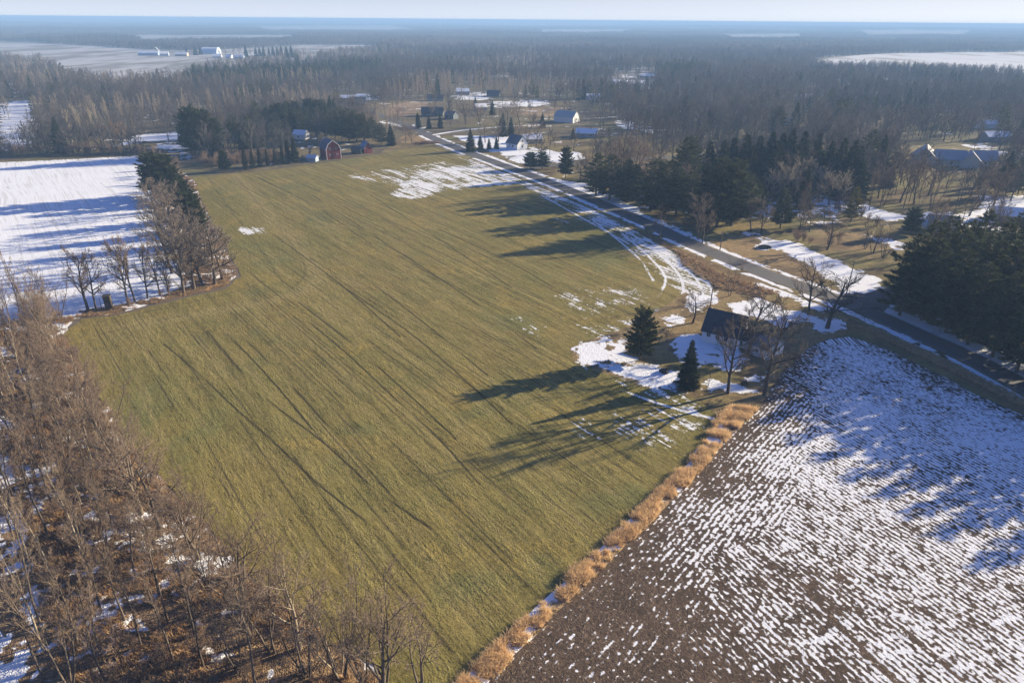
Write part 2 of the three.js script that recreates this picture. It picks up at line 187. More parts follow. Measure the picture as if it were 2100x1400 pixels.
// harvested stubble with snow lying between the rows
{
  const b = [-8, -140, 128, -36];
  const S = maskOf(b, 256, [[[[70.78,-140.05],[78.09,-142.8],[99.91,-98.65],[94.12,-76.54],[79.82,-71.53],[72.22,-86.25],[62.06,-96.65],[59.05,-109.23],[57.84,-120.44]], .95], [[[63.77,-136.15],[71.89,-140.07],[76.7,-127.08],[58.33,-107.51],[43.62,-100.84],[48.7,-110.82]], .52], [[[44.65,-104],[58.33,-107.51],[76.99,-94.05],[83.59,-76.42],[68.68,-57.1],[53.52,-55.61],[46.1,-63.48],[36.54,-71.04],[32,-83.37]], .72], [[[25.08,-85.64],[32.99,-86.96],[34.82,-73.86],[28.65,-66.55],[22.71,-68.2],[19.02,-72.72]], .62], [[[39.64,-62.63],[54.35,-56.96],[68.68,-57.1],[61.54,-47.85],[41.04,-47.67]], .74], [[[25.92,-68.24],[37.2,-69.24],[42.33,-61.89],[36.4,-52.26],[29.48,-50.99],[26.01,-57.37]], .55]], [], 9);
  const WHEEL = maskOf(b, 1024, [], [[smoothLine([[37.84,-67.5],[40.15,-59.64],[41.95,-54.84],[43.34,-51.12]]), .9, .5], [smoothLine([[47.22,-59.71],[48.63,-56.9],[50.48,-52.39]]), .8, .45], [smoothLine([[30.2,-76.8],[37.84,-67.5]]), .4, .5], [smoothLine([[27.26,-54.06],[42.94,-61.9],[53.58,-65.99],[71.08,-73.31]]), .01, .5]], 0);
  const WHITE = maskOf(b, 512, [], [[smoothLine([[27.54,-54.06],[33.92,-57.1],[43.79,-61.15]]), 1, .4], [smoothLine([[38.38,-59.62],[50.63,-65.13],[62.56,-70.42],[71.08,-73.31]]), 1, .5], [smoothLine([[56.08,-59.8],[63.41,-61.95]]), 1, .35]], 0);
  const EDGE = [[-3.18,-51.9],[3.21,-59.63],[9.8,-67.37],[18.01,-76.86],[28.66,-89.67],[35.31,-98.46],[45.42,-109.71]];
  const fn = (x, z, o) => {
    const dE = distLine(EDGE, x, z), turned = dE < 13 + 3 * noise(x / 9, z / 9) + 1.6 * noise(x / .8, z / .8);
    const ang = turned ? -.885 : 1.09, c = Math.cos(ang), sn = Math.sin(ang), t = x * c + z * sn, s = -x * sn + z * c + noise(x / 14, z / 14) * .35;
    const row = Math.cos(s / .76 * 2 * Math.PI), fine = noise(x / .16, z / .16), clump = noise(t / .55 + 11 * Math.round(s / .76), s / .34), big = fbm(x / 11, z / 11), mid = fbm(x / 2.6 + 3, z / 2.6), f2 = noise(x / .38 + 3, z / .38);
    const l = 1 + .28 * fine + .2 * f2; o[0] = (.098 + .03 * mid) * l; o[1] = (.068 + .02 * mid) * l; o[2] = (.048 + .013 * mid) * l;
    mix3(o, .26 * l, .19 * l, .12 * l, sm(.3, .75, clump * .5 + fine * .45 + row * -.25) * .5);
    let m = S(x, z); m = .20 + m * .62;
    let k = m - .60 + row * .19 + clump * .33 + big * .16 + mid * .14 + fine * .14 + f2 * .2;
    k -= WHEEL(x + .15 * f2, z) * .5; k += WHITE(x + .3 * f2, z + .3 * mid) * .26 * sm(-.4, .3, noise(x / 4, z / 4));
    const w = sm(-.08, .1, k); mix3(o, SNOW[0] * (1 - .05 * fine), SNOW[1] * (1 - .05 * fine), SNOW[2] * (1 - .04 * fine), w * .97);
  };
  const map = groundTexture(b, 2048, 2048, fn);
  structure('stubble_field', sheet(roughen(STUBBLE, 2, .7, 8), b), ground(map, soilBump, 6, .10), 0);
}
// snow covered field behind the hedgerow
{
  const b = [-420, -430, -80, -140];
  const M = maskOf(b, 256, [[SNOWF, .9], [[[-318.7,-344.59],[-257.4,-347.24],[-213.25,-355.82],[-206.39,-330.72],[-239.69,-321.27],[-273.17,-291.01]], .5], [[[-172.21,-181.93],[-141.1,-176.68],[-119.25,-171.51],[-104.42,-168.23],[-91.45,-179.82],[-85.93,-168.64],[-106.43,-151.85],[-138.18,-139.97]], .72]], [], 9);
  const fn = (x, z, o) => {
    const t = x * ROWD[0] + z * ROWD[1], s = -x * ROWD[1] + z * ROWD[0] + noise(x / 25, z / 25), f = noise(x / .4, z / .4), st = noise(s / .45, t / 9), st2 = noise(s / 1.4, t / 20), l = 1 + .25 * f;
    o[0] = .20 * l; o[1] = .165 * l; o[2] = .085 * l;
    const k = M(x, z) - .45 + .2 * st + .16 * st2 + .14 * fbm(x / 12, z / 12) + .1 * f; const w = sm(-.1, .2, k) * (1 - .22 * sm(.1, .7, noise(s / .35 + 7, t / 15))); mix3(o, SNOW[0] * (1 - .03 * f + .04 * st), SNOW[1] * (1 - .03 * f + .04 * st), SNOW[2] * (1 - .03 * f + .03 * st), w);
  };
  structure('snow_field', sheet(roughen(SNOWF, 4, 1.5, 5), b), ground(groundTexture(b, 2048, 1536, fn), soilBump, 7, .14), 0);
}
// floor of the near wood and of the hedgerow
{
  const b = [-200, -180, 0, -30];
  const fn = (x, z, o) => {
    const f = noise(x / .25, z / .25), f2 = noise(x / .7 + 4, z / .7), a = fbm(x / 7, z / 7), c = fbm(x / 2.2 + 9, z / 2.2), l = 1 + .3 * f + .22 * f2;
    o[0] = (.20 + .04 * a) * l; o[1] = (.132 + .025 * a) * l; o[2] = (.078 + .012 * a) * l;
    mix3(o, .36 * l, .235 * l, .115 * l, sm(.12, .5, fbm(x / 5 + 30, z / 5 + 12) + .3 * f2) * .7);
    const dens = sm(-12, -45, x) * .20 + .05; const k = a * .45 + c * .42 + f2 * .2 + dens - .33; mix3(o, SNOW[0], SNOW[1], SNOW[2], sm(0, .08, k) * .95);
  };
  const m = ground(groundTexture(b, 2048, 1536, fn), soilBump, 7, .25);
  structure('woodland_floor', sheet(roughen(WOOD, 2, 1.4, 15), b), m, .012);
  structure('hedgerow_floor', sheet(roughen(HEDGE, 2, 1.0, 25), [-170, -350, -60, -140]), ground(groundTexture([-170, -350, -60, -140], 768, 1024, (x, z, o) => { const f = noise(x / .4, z / .4), a = fbm(x / 4, z / 4), c = fbm(x / 1.6 + 3, z / 1.6), l = 1 + .3 * f; o[0] = (.17 + .04 * a) * l; o[1] = (.11 + .025 * a) * l; o[2] = .062 * l; mix3(o, .34 * l, .2 * l, .09 * l, sm(.1, .5, c)); mix3(o, SNOW[0], SNOW[1], SNOW[2], sm(.18, .3, fbm(x / 3 + 50, z / 3) + .3 * c)); }), soilBump, 7, .2), .012);
}
// tan grass bank between the two near fields
{
  const b = [-12, -125, 52, -42], LEFT = [[-6.08,-51.26],[2.36,-61.33],[8.99,-69.11],[17.28,-78.96],[28.07,-92.29],[33.47,-99.48],[37.64,-107.19],[41.75,-112.14]];
  const fn = (x, z, o) => { const f = noise(x / .15, z / .15), c = fbm(x / 1.3, z / 1.3), l = 1 + .3 * f; o[0] = (.40 + .1 * c) * l; o[1] = (.275 + .07 * c) * l; o[2] = (.145 + .03 * c) * l; mix3(o, .16 * l, .11 * l, .06 * l, sm(.2, .45, fbm(x / .9 + 30, z / .9))); const d = distLine(LEFT, x, z); mix3(o, SNOW[0], SNOW[1], SNOW[2], sm(-.02, .1, .42 - d * .26 + fbm(x / 2.4 + 9, z / 2.4) * .7 + .1 * f)); };
  structure('grass_bank', sheet(roughen(STRIP, 1.5, .5, 35), b), ground(groundTexture(b, 1024, 1024, fn), soilBump, 5, .2), .016);
}
// lawns and verges right of the field, and the house yard
const ROADS = [ROAD, SIDE_ROAD, STREET];
{
  const b = [-70, -440, 270, -100];
  const S = maskOf(b, 512, [
    [[[87.46,-225.15],[94.72,-218.07],[100.63,-195.03],[105.31,-183.66],[100.68,-172.82],[89.45,-168.29],[89.9,-183.3],[87.62,-199.27],[83.79,-216.69]], 1], [[[13,-320.16],[28.08,-310.14],[39.04,-291.14],[50.98,-252.84],[61.76,-228.51],[60.94,-221.56],[49.51,-244.52],[38.13,-267.36],[20.95,-301.85]], .9], [[[49.74,-236.1],[58.38,-228.41],[60.27,-218.77],[54,-215.88]], 1], [[[-59.93,-474.3],[-17.57,-476.69],[22.29,-488.3],[21.34,-465.46],[-47.4,-447]], .8],
    [[[-41.25,-447.33],[-13.65,-455.01],[6.33,-421],[1.85,-387.3],[-14.23,-383.48]], .75], [[[-14.92,-402.59],[10.33,-403.8],[33.44,-376.68],[11.54,-348.39],[1.74,-351.83]], .6], [[[16.28,-375.91],[34.67,-391.96],[37.79,-366.86],[21.58,-352.67]], .8], [[[130.55,-262.68],[142.03,-266.87],[147.94,-255.88],[147.97,-248.88],[134.45,-247.11]], .9], [[[121.79,-235.09],[126.33,-223.38],[131.71,-218],[124.61,-207.43],[120.3,-217.69]], .85], [[[91.44,-161.6],[98.44,-164.39],[100.62,-155.49],[105.38,-141.48],[111.62,-124.45],[104.87,-114.99],[99.02,-130.16],[94.39,-140.75],[90.3,-152.87]], 1.15],
    [[[61.19,-233.32],[87.06,-234.08],[98.62,-228.38],[82.27,-219.37],[63.41,-221.63]], .42], [[[49.09,-288.77],[94.27,-294.96],[133.2,-287.26],[145.91,-270.92],[116.82,-247.93],[71.39,-246.54],[52.28,-260.16]], .4], [[[105.35,-172.92],[164.15,-190.03],[114.9,-123.45],[110.04,-131.04],[102.17,-144.61]], .46], [[[151.75,-259.63],[190.64,-264.61],[177.25,-230.62],[146.26,-235.8]], .55], [[[112.37,-286.53],[124.47,-266.3],[118.31,-234.99],[103.34,-240.88]], .45], [[[196.25,-289.45],[238.77,-290.93],[209.05,-250.74],[177.83,-253.26]], .7], [[[79,-219.28],[87.84,-216.8],[83.49,-208.86],[76.94,-210.21]], .75],
  ], [], 4);
  const DR = distMap(b, 360, ROAD), DS = distMap(b, 240, SIDE_ROAD);
  const TAN = maskOf(b, 256, [[[[55.01,-213.25],[85.08,-227.99],[93.47,-206.62],[89.39,-182.08],[76.74,-170.48],[69.12,-187.74]], 1], [[[107.87,-234.69],[122.41,-229.06],[123.05,-207.39],[109.01,-207.03],[100.79,-217.16]], .7], [[[60.03,-360.95],[93.3,-362.39],[72.97,-313.92],[56.17,-335.5]], .8], [[[-96.38,-513.99],[-50.47,-446.84],[-49.32,-409.4],[-67.59,-417.3]], 1], [[[45.21,-175.26],[61.09,-179.45],[65.67,-168.47],[51.68,-155.09]], .5]], [], 6);
  const fn = (x, z, o) => {
    const f = noise(x / .5, z / .5), f2 = noise(x / 1.3, z / 1.3), a = fbm(x / 12, z / 12), c = fbm(x / 4 + 7, z / 4), l = 1 + .16 * f + .12 * f2;
    o[0] = (.175 + .03 * a) * l; o[1] = (.15 + .015 * a) * l; o[2] = (.058 + .008 * a) * l; mix3(o, .29 * l, .195 * l, .095 * l, cl(TAN(x, z) * .85 + sm(-.2, .4, c) * .5));
    mix3(o, .12 * l, .082 * l, .05 * l, sm(-.05, .4, fbm(x / 8 + 90, z / 8)) * .7); const under = sm(215, 300, -z + x * .25) * .14;
    const d = DR(x, z), d2 = DS(x, z), side = (x - 60) * .87 + (z + 200) * -.45 > 0;
    const bank = Math.max(sm(3.4, 4.0, d) * (1 - sm(5.2, 7.2, d + c * 2)), sm(3.2, 3.6, d2) * (1 - sm(4.5, 6, d2 + c * 2)) * .8) * .85, ditch = sm(6.6, 7.4, d) * (1 - sm(9, 11, d));
    if (!side) mix3(o, .17 * l, .105 * l, .055 * l, ditch * .8);
    const k = Math.max(S(x, z), bank * (.62 + .5 * c + .3)) + under - .55 + a * .28 + c * .42 + f2 * .16 + f * .1; const w = sm(-.03, .1, k); mix3(o, SNOW[0] * (1 - .03 * f), SNOW[1] * (1 - .03 * f), SNOW[2] * (1 - .03 * f), w * .97);
  };
  structure('roadside_lawn', sheet(roughen(rect(b), 20, 6, 45), b), ground(groundTexture(b, 2048, 2048, fn), soilBump, 7, .1), -.02);
}
{
  const b = [0, -190, 100, -90];
  const S = maskOf(b, 320, [[[[37.75,-143.37],[44.94,-147.35],[43.65,-142.15],[50.78,-137.9],[52.3,-132.33],[47.8,-126.14],[41.45,-129.14],[35.68,-124.21],[35.87,-132.03],[35.25,-139.38]], .95], [[[55.17,-164.13],[65.9,-169.18],[69.33,-162.44],[74.73,-157.11],[64.33,-150.01],[60.16,-155.27],[54.82,-157.63]], .95], [[[66.22,-155.39],[74.36,-156.17],[62.16,-143.84],[62.75,-148.83]], .9], [[[13.57,-130.01],[13.28,-137.2],[20.24,-143.03],[27.01,-143.16],[26.35,-131.86],[31.19,-129.64],[34.94,-123.14],[27.39,-119.93],[19.35,-126.08]], .85], [[[25.46,-126.19],[34.88,-127.45],[33.81,-118.05],[36.96,-115.21],[32.36,-118.02],[25.27,-118.89]], .9], [[[35.06,-156.29],[42.71,-158.01],[42.99,-151.33],[37.07,-148.32]], .8], [[[39.21,-124.27],[44.36,-121.23],[49.57,-119.1],[49.12,-115.41],[43.38,-117.81],[36.71,-118.09]], .85], [[[73.16,-154.02],[80.55,-155.08],[81.54,-149.78],[73.09,-145.68],[71.09,-147.86]], 1], [[[47.05,-171.62],[56.98,-179.36],[54.27,-165.46],[49.5,-160.71],[42.71,-158.01]], .8], [[[43.84,-126.51],[51.68,-125.56],[57.73,-131.26],[63.77,-136.15],[53.99,-123.46],[48.98,-120.29]], .46], [[[70.62,-183.65],[78.95,-169.46],[82.85,-160.44],[79.03,-157.2],[73.21,-167.94],[66.57,-179.58]], .85]], [], 2.6);
  const OL = maskOf(b, 128, [[[[29.11,-129.6],[39.9,-135.71],[51.32,-124.48],[41.55,-118.17],[35.18,-124.2]], 1], [[[37.68,-118.11],[45.58,-112.57],[40.83,-108.95],[36.26,-112.42]], .8]], [], 4);
  const fn = (x, z, o) => {
    const f = noise(x / .3, z / .3), f2 = noise(x / .9, z / .9), a = fbm(x / 7, z / 7), c = fbm(x / 2.4, z / 2.4), l = 1 + .2 * f + .15 * f2;
    o[0] = (.27 + .04 * a) * l; o[1] = (.19 + .02 * a) * l; o[2] = (.09 + .01 * a) * l; mix3(o, .155 * l, .135 * l, .05 * l, cl(OL(x, z) * .9 + sm(.05, .4, a) * .5)); mix3(o, .10 * l, .07 * l, .042 * l, sm(.1, .4, fbm(x / 4 + 60, z / 4)) * .55);
    const k = S(x, z) - .56 + a * .22 + c * .5 + f2 * .2 + f * .12; const w = sm(-.04, .1, k); mix3(o, SNOW[0] * (1 - .03 * f), SNOW[1] * (1 - .03 * f), SNOW[2] * (1 - .03 * f), w * .97);
  };
  structure('house_yard', sheet(roughen(YARD, 2, .9, 55), b), ground(groundTexture(b, 1536, 1536, fn), soilBump, 7, .1), .012);
}
// village ground
{
  const b = [-460, -900, 640, -300];
  const S = maskOf(b, 512, [[[[-430.83,-601.59],[-419.21,-621.65],[-313.31,-464.46],[-270.41,-390.27],[-275.92,-374.41]], .9], [[[-222.43,-384.59],[-233.94,-437.05],[-208.74,-448.61],[-196.2,-419.87],[-214.65,-409.93]], .9], [[[-205.43,-396.7],[-193.87,-414.53],[-183.73,-394.45],[-194.84,-385.9]], .8], [[[-167.02,-344.66],[-162.02,-365.02],[-179.69,-394.65],[-187.77,-394.26]], .6], [[[127.71,-885.45],[177.14,-928.81],[146.67,-777.36],[101.29,-730.44]], .8], [[[79.61,-538.65],[91.8,-482.86],[86.71,-454.15],[71.72,-481.73]], .7], [[[-92.9,-514.2],[-56.69,-474.48],[-61.51,-460.91],[-94.1,-501.15]], .6], [[[-59.99,-716.96],[-22.18,-746.03],[-19.42,-652.02],[-54.52,-649.35]], .55], [[[-163.69,-684.44],[-140.87,-710.2],[-128.19,-643.76],[-151.19,-629.99]], .6], [[[232.27,-414.5],[294.55,-426.3],[251.81,-355.89],[197.33,-347.31]], .5], [[[209.27,-440.61],[236.93,-423.47],[206.47,-396.8],[196.96,-412.8]], .5], [[[-23.39,-639.52],[29.28,-655.72],[27.64,-616.34],[-17.56,-588.32]], .6]], [], 7);
  const TAN = maskOf(b, 256, [[[[-108.74,-606.58],[-76.31,-647.7],[-71.94,-543.52],[-95.21,-527.69]], 1], [[[2.46,-589.7],[52,-607.14],[46.31,-536.56],[2.33,-548.3]], 1], [[[209.27,-440.61],[228.02,-441.57],[206.47,-396.8],[189.54,-396.01]], 1], [[[-203.47,-356.25],[-174.29,-394.91],[-156.51,-351.6],[-182.48,-344.01]], .7]], [], 8);
  const fn = (x, z, o) => {
    const f = noise(x / 1.5, z / 1.5), a = fbm(x / 18, z / 18), c = fbm(x / 6, z / 6), l = 1 + .2 * f;
    o[0] = (.14 + .03 * a) * l; o[1] = (.112 + .02 * a) * l; o[2] = (.062) * l; mix3(o, .31 * l, .215 * l, .13 * l, TAN(x, z)); mix3(o, .15 * l, .14 * l, .055 * l, sm(.05, .4, fbm(x / 30 + 20, z / 30)) * .6);
    mix3(o, .09 * l, .07 * l, .05 * l, sm(.1, .4, fbm(x / 9 + 44, z / 9)) * .6); const k = S(x, z) - .50 + a * .34 + c * .5 + f * .2 + .12; mix3(o, SNOW[0], SNOW[1], SNOW[2], sm(-.02, .08, k) * .95);
  };
  structure('village_ground', sheet(roughen(rect(b), 40, 20, 65), b), ground(groundTexture(b, 2048, 1280, fn)), -.04);
}
// far pale fields
const FAR_FIELDS = [[[-1647.97,-2068.29],[-1344.07,-2059.77],[-1045.8,-1819.03],[-821.19,-1652.73],[-670.34,-1603.3],[-571.99,-2004.5],[-383.1,-2050.05],[-306.24,-1758.57],[-345.91,-1478.08],[-338.73,-1233.32],[-392.44,-1196.92],[-386.64,-1029],[-402.2,-950.1],[-362.09,-790.32],[-400.61,-739.92],[-487.74,-803.7],[-655.8,-1037.87],[-889.69,-1274.53],[-1110.81,-1384.23]], [[521.11,-1296.85],[638.54,-1500.49],[850.57,-1735.51],[1162.84,-1873.1],[1564.6,-1978.29],[812.98,-1012.63],[668.12,-997.24],[653.93,-1050.76],[610.12,-1085.77],[539.67,-1120.25],[475.9,-1146.55]], [[-1503.47,-2823.94],[-931.62,-3137.48],[-668.46,-2347.48],[-1037.97,-2096.92]], [[-2024.47,-5823.47],[-1239.61,-7486.14],[-580.31,-4571.44],[-840.37,-3631.73],[-1247.56,-3717.41]], [[1126.63,-4072.87],[1691.97,-4446.31],[1159.82,-2936.1],[804.59,-2767.35]], [[-725.99,-14894.58],[2297.2,-15790.72],[1044.93,-7866.63],[-441.74,-7149.31]], [[158.82,-5452.57],[941.39,-5920.44],[563.2,-3844.84],[135.73,-3795.43]], [[2622.47,-5810.5],[3982.93,-6493.49],[2370.44,-3935.59],[1757.92,-3722.16]]];
FAR_FIELDS.forEach((p, i) => {
  const xs = p.map(q => q[0]), zs = p.map(q => q[1]), b = [Math.min(...xs), Math.min(...zs), Math.max(...xs), Math.max(...zs)];
  const fn = (x, z, o) => { const k = (b[2] - b[0]) / 1400, a = fbm(x / 90 / k, z / 160 / k), c = fbm(x / 14 / k, z / 60 / k), w = sm(-.5, .35, a + c * .6 + (i === 1 ? .3 : -.05)); if (i === 1) { o[0] = .34; o[1] = .30; o[2] = .26; mix3(o, .66, .66, .68, w * .9); } else { o[0] = .21; o[1] = .19; o[2] = .165; mix3(o, .5, .5, .52, w * (i > 1 ? .5 : .75)); } };
  structure('snowy_field', sheet(roughen(p, Math.max(12, (b[2] - b[0]) / 40), 6, 75 + i), b), ground(groundTexture(b, i < 2 ? 1024 : 256, i < 2 ? 1024 : 256, fn)), .02 + (i > 1 ? 1.5 + Math.max(...p.map(q => hill(q[0], q[1]))) : 0));
});
// roads
{
  const asphalt = groundTexture([0, 0, 40, 40], 1024, 1024, (x, z, o) => { const f = noise(x / .09, z / .09), a = tileNoise(x / 40, z / 40, 9), c = tileNoise(x / 40, z / 40, 50), l = 1 + .18 * f + .2 * a + .12 * c; o[0] = .078 * l; o[1] = .072 * l; o[2] = .072 * l; });
  asphalt.wrapS = asphalt.wrapT = THREE.RepeatWrapping;
  const m = new THREE.MeshStandardMaterial({ map: asphalt, roughness: .85 });
  const B = [0, 0, 40, 40];
  structure('main_road', sheet(ribbon(ROAD, 6.6), B), m, .03);
  structure('side_road', sheet(ribbon(SIDE_ROAD, 6.2), B), m, .024);
  const fan = [[84.48,-170.3],[93.36,-172.65],[97.64,-170.59],[101.56,-168.56],[93.57,-159.07],[89.64,-156.49],[88.36,-158.96],[87.34,-162.16]]; structure('road_junction', sheet(roughen(fan, 2, .3, 2), B), m, .027);
  structure('village_street', sheet(ribbon(STREET, 5.6), B), m, .022);
  structure('lane', sheet(ribbon(LANE, 3.4), B), lin(.7, .7, .73, .9), .026);
  // worn edge lines of the main road
  for (const s of [-1, 1]) { const off = ROAD.map((q, i) => { const a = ROAD[Math.max(0, i - 1)], b = ROAD[Math.min(ROAD.length - 1, i + 1)], l = Math.hypot(b[0] - a[0], b[1] - a[1]); return [q[0] - (b[1] - a[1]) / l * 2.85 * s, q[1] + (b[0] - a[0]) / l * 2.85 * s]; }); structure('road_edge_line', sheet(ribbon(off.slice(0, 60), .14), B), lin(.26, .25, .24, .9), .036); }
}

// ---------------------------------------------------------------- trees
const V = (x, y, z) => new THREE.Vector3(x, y, z);
class Mesher { // collects tapered tubes and leaf faces into one geometry
  constructor() { this.p = []; this.n = []; this.i = []; this.c = null; }
  tube(a, b, r0, r1, sides) {
    const d = b.clone().sub(a).normalize(), u = Math.abs(d.y) < .9 ? V(0, 1, 0) : V(1, 0, 0), s = u.cross(d).normalize(), t = d.clone().cross(s), k = this.p.length / 3, tip = r1 <= 0;
    for (let j = 0; j < sides; j++) { const q = j / sides * 6.2832, cx = Math.cos(q), sx = Math.sin(q), nx = s.x * cx + t.x * sx, ny = s.y * cx + t.y * sx, nz = s.z * cx + t.z * sx; this.p.push(a.x + nx * r0, a.y + ny * r0, a.z + nz * r0); this.n.push(nx, ny, nz); if (!tip) { this.p.push(b.x + nx * r1, b.y + ny * r1, b.z + nz * r1); this.n.push(nx, ny, nz); } }
    if (tip) { this.p.push(b.x, b.y, b.z); this.n.push(d.x, d.y, d.z); for (let j = 0; j < sides; j++) this.i.push(k + j, k + (j + 1) % sides, k + sides); }
    else for (let j = 0; j < sides; j++) { const a0 = k + 2 * j, b0 = k + 2 * ((j + 1) % sides); this.i.push(a0, b0, a0 + 1, b0, b0 + 1, a0 + 1); }
  }
  tri(a, b, c, tint) { const k = this.p.length / 3, n = b.clone().sub(a).cross(c.clone().sub(a)).normalize(); for (const q of [a, b, c]) { this.p.push(q.x, q.y, q.z); this.n.push(n.x, n.y, n.z); } if (tint) { this.c ??= []; for (let j = 0; j < 3; j++) this.c.push(...tint); } this.i.push(k, k + 1, k + 2); }
  build() { const g = new THREE.BufferGeometry(); g.setAttribute('position', new THREE.Float32BufferAttribute(this.p, 3)); g.setAttribute('normal', new THREE.Float32BufferAttribute(this.n, 3)); if (this.c) g.setAttribute('color', new THREE.Float32BufferAttribute(this.c, 3)); g.setIndex(this.i); return g; }
}
// a leafless broadleaf tree, 15 m tall as built: trunk with main limbs, and a crown of branches and twigs
function bareTree(seed, o) {
  const r = rng(seed), T = new Mesher(), C = new Mesher(), H = 15, rnd = (a, b) => a + (b - a) * r();
  const bend = (d, k) => V(d.x + rnd(-k, k), d.y + rnd(-k, k), d.z + rnd(-k, k)).normalize();
  const limb = (p, d, len, rad, lvl) => {
    const seg = lvl === 0 ? o.seg0 ?? 7 : lvl === 1 ? 4 : lvl === 2 ? 3 : lvl === 3 ? 2 : 1, kids = [];
    let q = p.clone(), e = d.clone(), rr = rad;
    for (let i = 0; i < seg; i++) {
      e = bend(e, lvl === 0 ? o.wob : .2); e.y += lvl === 0 ? .05 : o.up * (lvl === 1 ? .16 : .1); e.normalize();
      const nx = q.clone().addScaledVector(e, len / seg), last = i === seg - 1, r1 = last && lvl >= 3 ? 0 : rad * (1 - (i + 1) / seg * (lvl === 0 ? .78 : .72));
      (lvl <= 1 ? T : C).tube(q, nx, rr, lvl >= 3 && last ? 0 : Math.max(r1, .008), lvl === 0 ? 6 : lvl === 1 ? 4 : 3);
      kids.push([q.clone(), nx.clone(), e.clone(), (i + 1) / seg, rr]); q = nx; rr = Math.max(r1, .008);
    }
    if (lvl >= o.levels) return;
    const n = o.kids[lvl], from = lvl === 0 ? o.fork : lvl === 1 ? .22 : .12;
    for (let k = 0; k < n; k++) {
      const f = from + (1 - from) * (k + r() * .8) / n, s = kids[Math.min(seg - 1, Math.floor(f * seg))], at = s[0].clone().lerp(s[1], f * seg - Math.floor(f * seg));
      const az = (lvl === 0 ? k * 2.4 : 0) + rnd(0, lvl === 0 ? .9 : 6.28), tilt = (lvl === 0 ? o.angle : .62) + rnd(-.2, .22);
      const u = Math.abs(s[2].y) < .9 ? V(0, 1, 0) : V(1, 0, 0), sx = u.cross(s[2]).normalize(), sy = s[2].clone().cross(sx);
      const nd = s[2].clone().multiplyScalar(Math.cos(tilt)).addScaledVector(sx, Math.sin(tilt) * Math.cos(az)).addScaledVector(sy, Math.sin(tilt) * Math.sin(az)).normalize();
      const L = lvl === 0 ? H * o.reach * (1.05 - .55 * f) * rnd(.75, 1.15) : len * (lvl === 1 ? .5 : .55) * (1.1 - .45 * f) * rnd(.7, 1.2);
      limb(at, nd, L, Math.max(lvl === 0 ? s[4] * .55 : s[4] * .6, o.twig * (lvl >= 2 ? 1 : 1.4)), lvl + 1);
    }
  };
  const stems = o.stems ?? 1;
  for (let k = 0; k < stems; k++) { const a = k * 2.4 + r(), l = stems > 1 ? rnd(.12, .3) : rnd(0, .06); limb(V(stems > 1 ? Math.cos(a) * .25 : 0, -.1, stems > 1 ? Math.sin(a) * .25 : 0), V(Math.cos(a) * l, 1, Math.sin(a) * l).normalize(), H * o.tall * (stems > 1 ? rnd(.75, 1) : 1), o.trunk * (stems > 1 ? .65 : 1), 0); }
  const c = C.build(), t = T.build(); c.computeBoundingBox(); t.computeBoundingBox();
  const k = H / Math.max(c.boundingBox.max.y, t.boundingBox.max.y); c.scale(k, k, k); t.scale(k, k, k); return [t, c];
}
const SLIM = { tall: .86, trunk: .15, fork: .42, reach: .26, angle: .62, up: 1.1, wob: .09, levels: 4, kids: [11, 6, 5, 3], twig: .017 };
const WIDE = { tall: .7, trunk: .30, fork: .24, reach: .50, angle: .82, up: .8, wob: .10, levels: 4, kids: [11, 7, 6, 4], twig: .02 };
const MULTI = { tall: .85, trunk: .18, fork: .3, reach: .27, angle: .6, up: 1.0, wob: .12, levels: 4, kids: [8, 5, 4, 3], twig: .018, stems: 3 };
const OAK = { tall: .74, trunk: .36, fork: .24, reach: .46, angle: 1.0, up: .62, wob: .14, levels: 4, kids: [12, 7, 6, 5], twig: .026 };
const POPLAR = { tall: .92, trunk: .17, fork: .22, reach: .26, angle: .38, up: 1.8, wob: .06, levels: 4, kids: [16, 6, 4, 3], twig: .02 };
const bareProto = [];
[[SLIM, 5], [WIDE, 3], [MULTI, 3], [POPLAR, 2], [OAK, 4]].forEach(([o, n], t) => { bareProto[t] = []; for (let i = 0; i < n; i++) bareProto[t].push(bareTree(100 + t * 17 + i * 3, o)); });
const BARK = [lin(.105, .08, .062), lin(.135, .105, .082), lin(.075, .058, .047)], TWIG = [lin(.19, .135, .098), lin(.165, .115, .083), lin(.21, .155, .112)], PALE_BARK = lin(.30, .25, .19), PALE_TWIG = lin(.36, .30, .21), GOLD = lin(.30, .17, .06), DARKTWIG = lin(.085, .066, .055);

